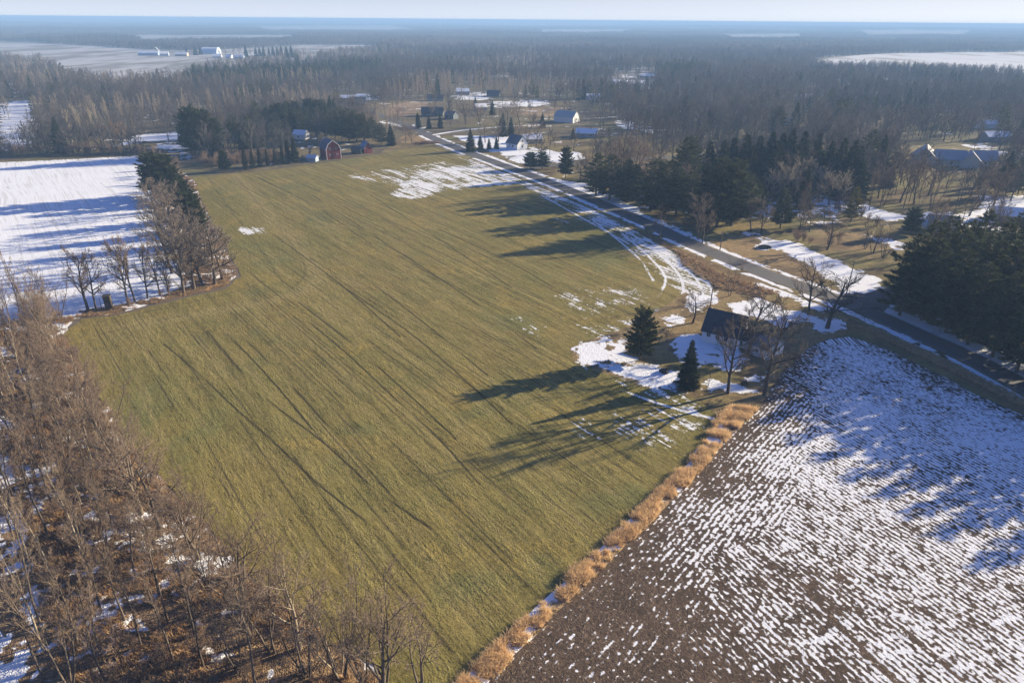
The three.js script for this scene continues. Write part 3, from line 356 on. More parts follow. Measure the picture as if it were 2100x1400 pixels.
// evergreens, 15 m tall as built
function conifer(seed, o) {
  const r = rng(seed), T = new Mesher(), C = new Mesher(), H = 15, rnd = (a, b) => a + (b - a) * r();
  T.tube(V(0, -.1, 0), V(rnd(-.1, .1), H * .55, rnd(-.1, .1)), o.trunk, o.trunk * .55, 7); T.tube(V(0, H * .55, 0), V(0, H * .96, 0), o.trunk * .55, .03, 5);
  const spray = (p, d, L, droop) => { // tuft of needle blades
    const tint = [1, 1, 1].map(() => rnd(.6, 1.5)), t0 = tint[0]; const col = [t0 * o.col[0] * (1 + .2 * (tint[1] - 1)), t0 * o.col[1], t0 * o.col[2] * (1 + .2 * (tint[2] - 1))];
    for (let k = 0; k < o.blades; k++) { const e = V(d.x + rnd(-.75, .75), d.y + rnd(-.55, .55) + droop, d.z + rnd(-.75, .75)).normalize(), s = V(rnd(-1, 1), rnd(-1, 1), rnd(-1, 1)).cross(e).normalize().multiplyScalar(L * o.blade); const q = p.clone().addScaledVector(e, L * rnd(.6, 1.15)); C.tri(p.clone().add(s), p.clone().sub(s), q, col); }
  };
  let y = H * o.base; const lean = rnd(-.03, .03);
  while (y < H * .985) {
    const f = (y / H - o.base) / (1 - o.base), R = o.profile(f) * o.width * rnd(.82, 1.15), n = Math.max(3, Math.round(o.whorl * (1 - .45 * f)));
    for (let k = 0; k < n; k++) {
      if (r() < o.gap) continue;
      const az = k / n * 6.2832 + rnd(0, .8) + y * 2.1, len = R * rnd(.65, 1.18), rise = o.rise(f) + rnd(-.12, .12), d = V(Math.cos(az), rise, Math.sin(az)).normalize();
      const p0 = V(lean * y, y + rnd(-.2, .2), 0), p1 = p0.clone().addScaledVector(d, len); p1.y += o.tip * len * .18;
      T.tube(p0, p1, .05 * (1 - f * .6), 0, 3);
      const m = Math.max(3, Math.round(len * o.dens));
      for (let j = 0; j < m; j++) { const g = .22 + .78 * (j + r()) / m, q = p0.clone().lerp(p1, g), side = rnd(-1, 1) * len * .24 * (1.15 - g * .6); q.x += -Math.sin(az) * side; q.z += Math.cos(az) * side; q.y += rnd(-.16, .16) - Math.abs(side) * o.hang; spray(q, d, o.tuft * rnd(.75, 1.25) * (1 - .35 * f), o.tip * .35); }
    }
    y += o.step * (1 - .45 * f) * rnd(.75, 1.25);
  }
  spray(V(lean * H, H * .97, 0), V(0, 1, 0), .6, .3);
  return [T.build(), C.build()];
}
const PINE = { trunk: .26, base: .14, width: 4.6, profile: f => Math.pow(1 - f, .62) * (f < .12 ? .7 + f * 2.5 : 1), whorl: 8, gap: .12, rise: f => .12 + .35 * f, tip: .5, dens: 5, hang: .12, tuft: .95, blade: .10, blades: 8, step: .86, col: [.074, .082, .03] };
const SPRUCE = { trunk: .22, base: .04, width: 3.1, profile: f => Math.pow(1 - f, .85), whorl: 9, gap: .06, rise: f => -.22 + .5 * f, tip: .2, dens: 6.5, hang: .3, tuft: .72, blade: .15, blades: 8, step: .5, col: [.042, .056, .028] };
const CEDAR = { trunk: .18, base: .03, width: 2.3, profile: f => Math.pow(1 - f, .5) * (.75 + .25 * Math.min(1, f * 5)), whorl: 8, gap: .05, rise: f => .5 + .5 * f, tip: .6, dens: 6, hang: .05, tuft: .65, blade: .17, blades: 8, step: .5, col: [.06, .066, .027] };
const ROUND = { trunk: .3, base: .16, width: 5.4, profile: f => Math.sqrt(Math.max(0, 1 - Math.pow(Math.abs(f - .32) / .72, 2))) * .95, whorl: 8, gap: .08, rise: f => .05 + .5 * f, tip: .6, dens: 5.8, hang: .05, tuft: .9, blade: .14, blades: 8, step: .62, col: [.055, .068, .026] };
const coniferProto = [PINE, SPRUCE, CEDAR, ROUND].map((o, t) => [0, 1, 2, 3].slice(0, t === 0 ? 4 : t === 3 ? 2 : 2).map(i => conifer(500 + t * 31 + i * 7, o)));
const NEEDLE = new THREE.MeshPhysicalMaterial({ color: 0xffffff, vertexColors: true, roughness: .8, transmission: .3, thickness: 0, specularIntensity: .3 }), NEEDLE_GOLD = lin(5, 3.3, 1.3, .8, { vertexColors: true }), CBARK = lin(.09, .065, .05);
NEEDLE_GOLD.color.setRGB(1, 1, 1);
function goldGeo(g) { const c = g.clone(), a = c.attributes.color; for (let i = 0; i < a.count; i++) a.setXYZ(i, a.getX(i) * 2.3, a.getY(i) * 1.8, a.getZ(i) * 1.2); return c; }
const RT = rng(4242);
function plantBare(kind, x, z, h, label, group, bark, twig, wide = 1, name = 'bare_tree') {
  const set = bareProto[kind], [t, c] = set[Math.floor(RT() * set.length)], g = thing(name, label, 'tree', x, z, RT() * 6.28, group); g.scale.set(h / 15 * wide, h / 15, h / 15 * wide);
  part('trunk', t, bark ?? BARK[Math.floor(RT() * 3)], g); part('crown', c, twig ?? TWIG[Math.floor(RT() * 3)], g); return g;
}
function plantConifer(kind, x, z, h, label, group, wide = 1, name = 'evergreen_tree') {
  const set = coniferProto[kind], [t, c] = set[Math.floor(RT() * set.length)], g = thing(name, label, 'tree', x, z, RT() * 6.28, group); g.scale.set(h / 15 * wide, h / 15, h / 15 * wide);
  part('trunk', t, CBARK, g); part('crown', c, NEEDLE, g); return g;
}
let bareCount = 0, greenCount = 0; const occupied = [];
const ORD = ['leftmost', 'second', 'third', 'fourth', 'fifth', 'sixth', 'seventh', 'eighth', 'ninth', 'tenth', 'eleventh', 'twelfth', 'thirteenth', 'fourteenth', 'fifteenth', 'sixteenth', 'seventeenth', 'eighteenth', 'nineteenth'];
const which = (list, label) => { if (list.length < 2 || list.length > 19) return () => label; const o = list.map((q, i) => [q[0] / -q[1], i]).sort((a, b) => a[0] - b[0]).map(q => q[1]); return i => { const k = o.indexOf(i); return label + (k ? k === list.length - 1 ? ', rightmost' : ', ' + ORD[k] + ' from the left' : ', leftmost'); }; };
const bare = (list, kind, label, group, o = {}) => { const say = which(list, label); for (const [n, [x, z, h, w]] of list.entries()) { plantBare(kind, x, z, h, say(n), group, o.bark, o.twig, w ?? o.wide ?? 1, o.name); bareCount++; occupied.push([x, z, 3]); } };
const green = (list, kind, label, group, o = {}) => { const say = which(list, label); for (const [n, [x, z, h, w]] of list.entries()) { plantConifer(kind, x, z, h, say(n), group, w ?? o.wide ?? 1, o.name); greenCount++; occupied.push([x, z, 4]); } };

// trees round the white house
bare([[49.34,-116.36,20.83]], 4, 'tallest bare tree, forked dark limbs, at the corner of the stubble field by the house', null, { bark: BARK[2], twig: DARKTWIG, wide: .78 });
bare([[42.48,-117.02,16.43]], 4, 'dark bare tree with dense round crown standing in front of the white house', null, { bark: BARK[2], twig: DARKTWIG, wide: .8 });
bare([[51.65,-133.98,16.13]], 4, 'tall narrow bare tree growing against the right end of the white house', null, { bark: BARK[2], twig: DARKTWIG, wide: 1.1 });
bare([[43.7,-151.34,9.05]], 4, 'small bare tree with round crown on tan grass left of the white house', null, { bark: BARK[2], twig: TWIG[1], wide: 1.25 });
bare([[35.08,-140.15,4.12]], 2, 'little bare shrub between the round pine and the white house', null, { bark: BARK[0], wide: 1.2 });
bare([[73.88,-157.09,14.87]], 4, 'bare tree with open crown at the roadside behind the house yard', null, { bark: BARK[2], twig: TWIG[1], wide: .85 });
bare([[75.18,-148.79,14.1]], 4, 'wide spreading dark bare tree on a snow patch beside the road junction', null, { bark: BARK[2], twig: DARKTWIG, wide: 1.45 });
bare([[57.67,-169.35,11.48]], 2, 'thin pale bare tree between the main road and the utility pole', null, { bark: BARK[0], twig: TWIG[0], wide: .8 });
bare([[39.05,-119.32,3.73]], 2, 'tiny bare sapling on snow right of the small spruce', null, { wide: 1.3 });
bare([[96.32,-141.83,3.43]], 2, 'small bare sapling on the road verge below the right pines', null, { bark: BARK[2] });
green([[27.61,-131.18,11.36]], 3, 'round bushy pine with bare lower trunk at the edge of the green field', null, { wide: .82 });
green([[35.14,-119.65,10.22]], 1, 'small dark cone-shaped spruce standing on snow in the front yard', null, { wide: 1.12 });
// hedgerow between snow field and green field
bare([[-105.15,-155.86,17.5,0.8],[-103.94,-157.14,15.3,0.6],[-97.8,-160.83,18.37,0.55],[-96.74,-162.19,18.35,0.5],[-94.51,-164.26,16.9,0.55],[-92.22,-166.38,15.54,0.5],[-90.71,-167.82,13.58,0.5]], 4, 'slender bare tree in the open row by the snow field', 'bare trees in the row beside the snow field', { bark: BARK[2], twig: TWIG[1], wide: .9 });
bare([[-87.08,-168.62,19.11,0.9],[-85.48,-171.55,16.39,0.9],[-84.34,-174.18,16.31,1],[-81.51,-175.38,18.22,1],[-81.02,-179.27,15.3,1],[-97.05,-183.74,16.93,1],[-97.09,-190.12,17.36,1],[-95.72,-194.63,16.95,1],[-90.3,-190.29,15.27,0.9],[-106.87,-201.39,17.37,1],[-106.93,-208.89,17.1,1],[-118.13,-222.21,17.13,1],[-118.92,-231.13,16.34,1],[-131.96,-247.11,13.92,1],[-131.67,-254.25,12.8,1]], 4, 'bushy bare tree in the thick hedgerow by the snow field', 'bare trees in the thick hedgerow', { bark: BARK[0], twig: lin(.15, .12, .1), wide: .95 });
green([[-145.65,-275.84,16.32,1],[-138.11,-271.1,16.47,1],[-130.75,-263.34,13.71,0.9],[-116.6,-239.47,13.92,0.9],[-107.62,-223.67,12.89,0.9],[-100.64,-211.67,12.99,0.8]], 3, 'dark olive evergreen in the hedgerow beside the snow field', 'evergreens in the hedgerow', { wide: .8 });
// pines at the right edge
green([[96.7,-157.25,21.03,1.15],[100.57,-154.27,20.53],[102.28,-146.8,20.54],[103.62,-140.41,19.3],[105.1,-133.99,19.16],[105.88,-127.15,18.54],[107.09,-120.85,18.18],[105.93,-166.58,20.89],[109.72,-161.98,22.19],[112.82,-155.74,21.14],[115.74,-149.88,21.98],[116.67,-141.7,21.18],[119.26,-136.68,20.7],[115.29,-176.1,20.43],[120.28,-172.53,20.14],[124.27,-167.32,21.21],[128.06,-162.37,21.75],[130.58,-156.1,21.41],[131.9,-186.33,19.23],[137.82,-182.42,19.75],[142.21,-176.71,20.49],[143.76,-169.48,20.15],[108.21,-115.04,17.66],[109.52,-110.01,17.02],[110.92,-104.99,17.04],[112.23,-100.31,16.62],[119.46,-129.61,20.02],[120.65,-123.13,19.4],[122.23,-116.59,18.1],[123.38,-110.22,17.99],[113.84,-94.56,16.55]], 0, 'tall dark pine in the dense grove at the right edge', 'pines of the grove at the right edge', { wide: 1.12, name: 'pine_tree' });
// grove beyond the main road
green([[34.31,-282.07,17.42],[39.15,-275.47,17.85],[45.83,-272.41,16.57],[50.8,-282.64,12.79],[52.5,-257.21,19.76],[56.24,-251.59,20.11],[61.32,-253.16,17.05],[66.66,-234.72,20.86],[72.53,-237.4,24.16],[78.15,-238.84,23.29],[87.59,-252.57,15.26],[98.29,-275.81,10.62],[66.13,-253.31,16.36]], 0, 'broad dark pine at the front of the roadside grove', 'front pines along the main road', { wide: 1.5, name: 'pine_tree' });
green([[70.2,-283.32,24.01],[75.15,-292.43,22.29]], 0, 'tall paler pine standing left of the spruce row', 'pair of paler pines left of the spruce row', { name: 'pine_tree' });
green([[85.1,-300.31,19.55],[91.58,-304.45,19.77],[95.4,-302.63,20.9],[102.05,-306.83,21.75],[107.57,-307.03,21.15],[113.1,-307.24,22.8],[118.24,-309.44,22.11],[122.76,-311.65,23.48],[127.51,-307.77,23.25],[130.72,-301.98,22.69],[134.9,-296.41,20.56],[136.05,-289.13,23.07],[137.92,-283.92,22.92],[139.88,-280.56,21.19],[87.51,-285.67,18.97],[97.31,-284.25,20.25],[108.22,-286.39,20.37],[116.92,-284.93,20.29]], 1, 'pointed spruce in the back row of the roadside grove', 'spruces at the back of the roadside grove', { wide: 1.35, name: 'spruce_tree' });
green([[94.43,-235.53,14.12]], 0, 'open-branched pine standing alone in front of the spruce row', null, { wide: 1.2, name: 'pine_tree' });
green([[113.07,-263.63,16.52]], 1, 'tall spruce alone right of the roadside grove', null, { wide: 1.1, name: 'spruce_tree' });
green([[24.15,-317.34,13.18]], 3, 'small rounded evergreen at the left end of the roadside pines', null, { wide: .75 });
green([[8.39,-338.34,7.47,1.5],[14.12,-338.57,7.71,1.5]], 3, 'dark evergreen shrub beside the village street', 'pair of evergreen shrubs by the village street', { name: 'evergreen_shrub' });
green([[137.42,-229.49,8.53]], 3, 'dark round evergreen in front of the arched shed', null, { wide: 1.1 });
{ const [[x, z, h]] = [[123.52,-244.77,12.82]]; const g = thing('golden_evergreen', 'yellowish evergreen standing alone on the lawn right of the spruces', 'tree', x, z, .4); g.scale.setScalar(h / 15); part('trunk', coniferProto[0][1][0], CBARK, g); part('crown', goldGeo(coniferProto[0][1][1]), NEEDLE, g); occupied.push([x, z, 4]); }
green([[172.13,-323.05,14.49],[186,-338.36,12.09],[175.78,-337.95,10.25]], 0, 'dark pine left of the big grey house', 'pines left of the big grey house', { name: 'pine_tree' });
green([[208.21,-288.09,13.6],[216.14,-291.94,15.96],[201.88,-296.94,7.14],[210.69,-299.13,9.48]], 0, 'hazy pine behind the grove at the right edge', 'pines behind the right grove', { name: 'pine_tree' });
bare([[100.9,-210.85,13.92]], 4, 'bare tree standing alone on the tan lawn across the road', null, { bark: BARK[2], wide: .95 });
bare([[113.69,-207.15,11.76],[113.74,-212.22,9.62],[115.18,-203.28,11.29]], 2, 'brownish bare shrub tree left of the right-hand pines', 'bare shrub trees beside the right pines', { wide: 1.3 });
bare([[62.09,-221.6,17.14],[85.08,-227.99,13.45],[82.64,-230.9,13.58],[100.92,-234.48,10.37],[103.19,-231.49,10.27],[112.23,-241.14,7.11],[62.03,-216.1,11.33]], 1, 'bare tree among the evergreens of the roadside grove', 'bare trees in the roadside grove', { wide: .9 });
bare([[46.23,-297.94,26.57],[53.41,-303.05,23.94],[39.26,-292.99,21.33],[59.07,-298.41,19.65],[32.22,-307.24,15.97],[30.29,-310.23,14.42],[59.05,-324.15,18.87]], 1, 'bare tree standing behind the front roadside pines', 'bare trees behind the roadside pines', { wide: .85 });
bare([[106.42,-269.61,19.04,1.1],[117.4,-278.12,19.52,1.1],[123.82,-274.21,16.48,1.1],[101.06,-271.03,14.07,1.1],[126.12,-270.26,15.36,1],[128.37,-266.42,15.19,1]], 1, 'grey rounded bare tree in front of the spruce row', 'grey bare trees in front of the spruces', { wide: 1.0, twig: PALE_TWIG });
// evergreens of the farm and the village
green([[-165.38,-362.06,23.72],[-161.91,-367.88,21.65],[-155.48,-365.31,18.18],[-179,-386.64,18.06]], 3, 'large dark evergreen left of the cedar row', 'large evergreens left of the cedar row', { wide: .8 });
green([[-136.32,-325.42,9.45]], 3, 'small dark evergreen at the far corner of the green field', null, { wide: .8 });
green([[-127.37,-328.08,10.86],[-125.54,-332.85,9.18],[-123.26,-336.55,9.5],[-120.53,-339.11,8.17],[-117.29,-341.72,8.69],[-114.72,-344.34,9.68],[-112.6,-346.97,11.85],[-109.59,-348.39,12.59,1.2]], 2, 'narrow evergreen in the cedar row left of the red barn', 'cedar row left of the red barn', { name: 'cedar_tree' });
green([[-107.96,-426.25,16.34],[-102.21,-419.17,18.83],[-97.4,-415.8,18.7],[-92.38,-412.51,18.3],[-88.53,-416.25,16.01],[-84.34,-420.07,13.39],[-76.67,-406.34,11.95],[-114.5,-433.54,12.63]], 0, 'tall dark pine standing behind the red barn', 'pines behind the red barn', { wide: 1.3, name: 'pine_tree' });
green([[-150.63,-439.49,16.21],[-146.78,-443.72,17.49],[-144.08,-452.13,16.03],[-159.87,-455.5,13.77],[-143.48,-469.58,15.96],[-136.35,-479.18,16.56],[-129.13,-470.39,16.6],[-144.85,-498.12,14.58]], 3, 'dark evergreen in the wood left of the barn pines', 'evergreens in the wood left of the barn', { wide: .75 });
green([[-70.23,-403.26,11.6],[-23.76,-386.11,11.95],[-18.67,-392.63,7.95],[-13.75,-392.86,6.11],[-9.68,-394.65,6.66],[-7.14,-441.11,13.7],[-1.99,-447.39,10.65],[19.26,-478.77,9.75],[-63.82,-474.08,9.66],[-56.43,-472.23,7.78],[-49.22,-474.9,8.75],[-16.35,-547.09,10.62],[-31.51,-587.36,9.07],[36.38,-431.77,6.63]], 1, 'dark evergreen standing beside the village houses', 'evergreens among the village houses', { wide: 1.2 });
bare([[-33.5,-494.74,17.36,1.3],[-22.9,-485.7,16.77,1.2],[-4.45,-477.43,19.89,1.2],[4.16,-487.26,16.82,1.2],[1.91,-406.77,15.71,1],[7.94,-395.48,14.55,1],[13.14,-403.94,16.14,1],[23.67,-401.12,10.76,1],[-16.85,-416.26,13.02,1.2],[-10.08,-411.33,11.81,1],[12,-478.36,11.61,1.2],[-59.21,-408.92,11.74,1.2],[-63.63,-413.94,11.59,1.1],[-61.15,-529.83,12.02],[-95.47,-472.29,14.53],[-80.27,-489.57,12.79],[46.51,-353.73,12.06],[41.66,-367.03,11.21]], 1, 'bare tree standing in the yards of the village houses', 'bare trees in the village yards', { wide: .9 });
bare([[-250.11,-408.15,21.02,1.2],[-254.75,-404.43,18.76,1],[-245.4,-411.93,19.06,1]], 3, 'pale fan-shaped poplar clump beyond the snow field', 'pale poplars beyond the snow field', { bark: PALE_BARK, twig: PALE_TWIG });
bare([[-219.94,-392.71,14.95]], 1, 'small orange-brown willow on the far edge of the snow field', null, { bark: BARK[0], twig: GOLD, wide: 1.0 });
bare([[-252.29,-358.2,8.3]], 2, 'orange-tinged leafless bush at the far left end of the snow field', null, { twig: GOLD, wide: 1.0 });

// the wood at lower left
bare([[-18.55,-52.25,14.08],[-13.6,-51.68,15.14],[-9.76,-51.71,12.72],[-27.24,-55.83,15.22],[-22.43,-52.64,13.64],[-35.16,-63.42,14.13],[-42.29,-70.15,13.95],[-16.03,-51.78,11.58]], 2, 'bushy bare tree at the bottom edge beside the green field', 'bushy bare trees at the bottom edge', { wide: 1.15 });
const WOODPOLY = roughen(WOOD, 3, 1, 3);
const wood = [];
{
  const r = rng(9), put = (x, z, d) => { for (const q of wood) if (Math.hypot(q[0] - x, q[1] - z) < d) return false; return true; };
  for (let i = 0; i < 6000 && wood.length < 150; i++) {
    const x = -150 + r() * 150, z = -185 + r() * 150; if (!inPoly(WOODPOLY, x, z)) continue;
    if (Math.abs(x) > -z * .80 + 14) continue; let e = 1e9; e = distLine([...WOODPOLY.slice(0, 45)], x, z); if (e < 2.2) continue;
    const edge = e < 9; if (!put(x, z, edge ? 3.6 : 3.3)) continue; const h = (edge ? 11 : 14) + r() * 4.5; if (-z < 50 && h > 12) continue; wood.push([x, z, h, edge]);
  }
}
for (const [x, z, h, edge] of wood) plantBare(edge ? (RT() < .5 ? 2 : 1) : RT() < .75 ? 0 : 2, x, z, h, 'slender bare tree in the brown wood at lower left', 'bare trees of the wood at lower left', RT() < .35 ? BARK[2] : RT() < .22 ? PALE_BARK : BARK[1], undefined, edge ? 1.05 : .9), bareCount++;

// ---------------------------------------------------------------- woods reaching to the horizon
const CLEAR = [ // [outline, share of trees left standing]
  [GREEN, 0], [SNOWF, 0], [HEDGE, 0], [STUBBLE, 0], [YARD, 0], [WOOD, 0], [STRIP, 0], ...FAR_FIELDS.map(p => [p, 0]),
  [[[-139.7,-579.91],[-88.8,-642.66],[-24.9,-681.86],[55.74,-653.58],[76.64,-538.46],[74.07,-433.7],[70.25,-361.4],[40.16,-340.85],[6.44,-335.86],[-24.92,-382.99],[-50.31,-418.16],[-91.92,-488.89]], .10], [[[6.49,-339.47],[62.16,-358.36],[88.7,-342.85],[108.62,-300.21],[117.4,-278.12],[126.12,-270.26],[121.79,-235.09],[81.37,-216.63],[37.64,-263.47]], .3], [[[6.4,-333.49],[30.03,-334.44],[52.18,-249.37],[87.06,-234.08],[108.8,-228.67],[131.71,-218],[120.71,-188.99],[201.82,-209.45],[109.73,-94.5],[102.03,-119.17],[85.88,-158.91],[37.64,-263.47]], 0],
  [[[231.48,-421.43],[266.47,-434.04],[291.15,-427.93],[245.6,-345.59],[221.21,-317.43],[181.47,-315.93],[198.98,-360.21]], .02], [[[205.61,-430.99],[227.07,-439.6],[208.05,-400.06],[191.79,-396.12]], .0], [[[180.4,-352.91],[182.13,-318.06],[226.06,-319.73],[208.02,-291.65],[167.66,-290.24]], .3], [[[110.41,-254.7],[124.47,-266.3],[143.16,-269.25],[153.6,-256.05],[168.72,-256.53],[153.18,-229.93],[133.35,-218.04],[99.73,-222.64]], .10], [[[187.23,-268.34],[222.92,-269.5],[199.14,-237.34],[171.38,-242.91]], .02], [[[137.33,-992.95],[200.72,-1038.25],[148.8,-760.81],[97.5,-720.1]], .05], [[[-322.69,-338.05],[-264.5,-357.66],[-211,-365.66],[-185.08,-394.39],[-156.51,-351.6],[-107.14,-370.34],[-98.06,-398.58],[-48.44,-457.34],[-42.8,-401.24],[-142.05,-305.75],[-266.04,-273.36]], 0], [[[-455.35,-607.3],[-417.2,-621.81],[-266.44,-390.46],[-286.54,-370.94]], .04], [[[-223.22,-384.55],[-233.94,-437.05],[-207.22,-448.69],[-179.69,-394.65],[-193.89,-378.22]], .05], [[[-125.44,-397.26],[-101.97,-415.58],[-77.77,-425.93],[-50.19,-474.85],[-43.14,-404.58],[-107.06,-334.8]], .0],
  ...[71.79,-654.79, -49.68,-693.66, -19.26,-677.82, 117.94,-822.95, 189.12,-493.08, 323.96,-486.64, 266.57,-661.15].reduce((o, v, i, a) => i % 2 ? o : [...o, [[[v - 9, a[i + 1] - 6], [v + 9, a[i + 1] - 6], [v + 12, a[i + 1] + 34], [v - 12, a[i + 1] + 34]], 0]], []),
  [[[-169.07,-707.85],[-144.69,-730.19],[-115.28,-644.74],[-147.72,-614.86]], .1], [[[-30.38,-834.94],[3.17,-825],[3.02,-776.05],[-28.17,-773.26]], .3],
];
const HOMES = [[-61.35,-538.36],[1.88,-396.81],[10.64,-417.63],[37.99,-511.61],[45.72,-441.9],[-26.93,-574.37],[-45.67,-522.49],[-70.23,-644.07],[-133.33,-615.91],[-149.59,-638.07],[128.13,-775.72],[167.67,-927.82],[151.52,-235.96],[186.19,-248.68],[299.99,-439.49],[-128.35,-425.21],[-92.43,-359.76],[-78.97,-377.5]];
const atHome = (x, z) => HOMES.some(h => Math.abs(x - h[0]) < 12 && z > h[1] - 9 && z < h[1] + 32);
const nearRoad = (x, z) => distLine(ROAD, x, z) < 9 || distLine(STREET, x, z) < 8 || distLine(LANE, x, z) < 7;
const inView = (x, z, m) => Math.abs(x) < -z * .79 + m;
const forest = [], firs = [], FIRPOLY = [[[-328.57,-714.41],[-314.58,-736.65],[-273.95,-762.6],[-226.74,-816.01],[-175.56,-891.98],[-165.74,-977.05],[-237.74,-1068.88],[-316.57,-959.86],[-366.52,-835.89]], [[-144.59,-422.51],[-141.49,-498.32],[-127.25,-525.69],[-114.74,-471.2],[-130.41,-414.15]], [[186.62,-1017.2],[274.9,-1133.14],[253.66,-936.81],[186.65,-855.87]], [[242.15,-548.83],[337.18,-585.63],[304.03,-524.9],[219.65,-494.82]]];
{
  const r = rng(31);
  for (let z = -200; z > -1750; ) {
    const d = -z, step = d < 700 ? 7.2 : d < 1100 ? 8.6 : 10.5;
    for (let x = -d * .8 - 40; x < d * .8 + 40; x += step) {
      const px = x + (r() - .5) * step * 1.3, pz = z + (r() - .5) * step * 1.3; let k = 1;
      for (const [p, s] of CLEAR) if (k > s && inPoly(p, px, pz)) k = Math.min(k, s);
      const gap = fbm(px / 60, pz / 60); if (gap > .42) k *= .25;
      if (r() > k * .95 || nearRoad(px, pz) || atHome(px, pz)) continue; if (occupied.some(q => Math.abs(q[0] - px) < q[2] && Math.abs(q[1] - pz) < q[2])) continue;
      let fir = fbm(px / 45 + 300, pz / 45) > .47 ? .45 : .02; for (const p of FIRPOLY) if (inPoly(p, px, pz)) fir = .75; if (k < .3 && px < 110) fir = 0;
      const h = 11 + 8 * r() + 4 * fbm(px / 80 + 9, pz / 80); (r() < fir ? firs : forest).push([px, pz, h * (r() < .12 ? .6 : 1), fbm(px / 70 + 5, pz / 70 + 30), r()]);
    }
    z -= step;
  }
}
forest.sort((a, b) => Math.hypot(a[0], a[1]) - Math.hypot(b[0], b[1])); firs.sort((a, b) => Math.hypot(a[0], a[1]) - Math.hypot(b[0], b[1]));
const own = forest.splice(0, Math.max(0, 300 - bareCount)), ownFirs = firs.splice(0, Math.max(0, Math.min(60, 300 - greenCount)));
for (const [x, z, h, t, q] of own) {
  const left = x < 0, kind = t > .1 && left ? 3 : q < .4 ? 0 : q < .7 ? 1 : 2;
  plantBare(kind, x, z, h, left ? 'bare tree at the near edge of the wood beyond the left fields' : 'bare tree at the near edge of the wood behind the right-hand groves', left ? 'near edge trees of the left wood' : 'near edge trees of the right wood', kind === 3 ? PALE_BARK : undefined, kind === 3 && q < .5 ? PALE_TWIG : undefined);
}
for (const [x, z, h, t, q] of ownFirs) plantConifer(q < .5 ? 1 : 0, x, z, h, x < 0 ? 'dark evergreen scattered in the wood beyond the left fields' : 'dark evergreen scattered in the wood behind the right groves', x < 0 ? 'evergreens in the left wood' : 'evergreens in the right wood', 1.1);
// lighter builds of the same trees for the woods farther off
const FAR_SLIM = { ...SLIM, levels: 3, kids: [12, 6, 5], twig: .045, trunk: .17, seg0: 4, fork: .34, reach: .33, angle: .75 }, FAR_WIDE = { ...WIDE, levels: 3, kids: [12, 7, 5], twig: .045, seg0: 4, reach: .44 }, FAR_POP = { ...POPLAR, levels: 3, kids: [12, 5, 3], twig: .05, seg0: 4 };
const farBare = [FAR_SLIM, FAR_WIDE, FAR_SLIM, FAR_WIDE, FAR_POP].map((o, i) => { const [t, c] = bareTree(900 + i * 5, o); return mergeGeometries([t, c]); });
const farFir = [0, 1].map(i => { const [t, c] = conifer(950 + i, { ...(i ? PINE : SPRUCE), step: 1.3, dens: 2.2, blades: 4, tuft: 1.3, blade: .16 }); return c; });
function forestGroup(name, label, category, lists, geos, mat, tint) {
  const g = new THREE.Group(); g.name = numbered(name); g.userData = { kind: 'stuff', label, category }; scene.add(g);
  const M = new THREE.Matrix4(), Q = new THREE.Quaternion(), Y = V(0, 1, 0), r = rng(lists.length + 5), col = new THREE.Color();
  geos.forEach((geo, k) => {
    const l = lists[k]; if (!l.length) return; const im = new THREE.InstancedMesh(geo, mat, l.length); im.name = 'trees'; im.userData.kind = 'stuff'; im.castShadow = im.receiveShadow = true;
    l.forEach(([x, z, h, t, q, w], i) => { Q.setFromAxisAngle(Y, r() * 6.283); const s = h / 15 * (w ?? 1); M.compose(V(x, hill(x, z) - .1, z), Q, V(s, h / 15, s)); im.setMatrixAt(i, M); tint(col, t, q, k); im.setColorAt(i, col); }); g.add(im);
  });
}
{
  const L = [[], [], [], [], []]; for (const f of forest) { const q = f[4]; L[f[3] > .22 && f[0] < 60 ? 4 : Math.floor(q * 4)].push(f); }
  forestGroup('bare_forest', 'leafless grey brown wood stretching behind fields and village', 'forest', L, farBare, lin(1, 1, 1), (c, t, q, k) => { const b = (.7 + .5 * q) * (1 + .35 * t); k === 4 ? c.setRGB(.24 * b, .195 * b, .15 * b) : c.setRGB((.108 + .035 * t) * b, (.09 + .016 * t) * b, .08 * b); });
  const F = [[], []]; firs.forEach(f => F[f[4] < .55 ? 0 : 1].push(f));
  forestGroup('evergreen_forest', 'dark evergreens mixed into the far leafless wood', 'forest', F, farFir, NEEDLE, (c, t, q) => c.setRGB(.85 + .3 * q, .85 + .3 * q, .85 + .3 * q));
}
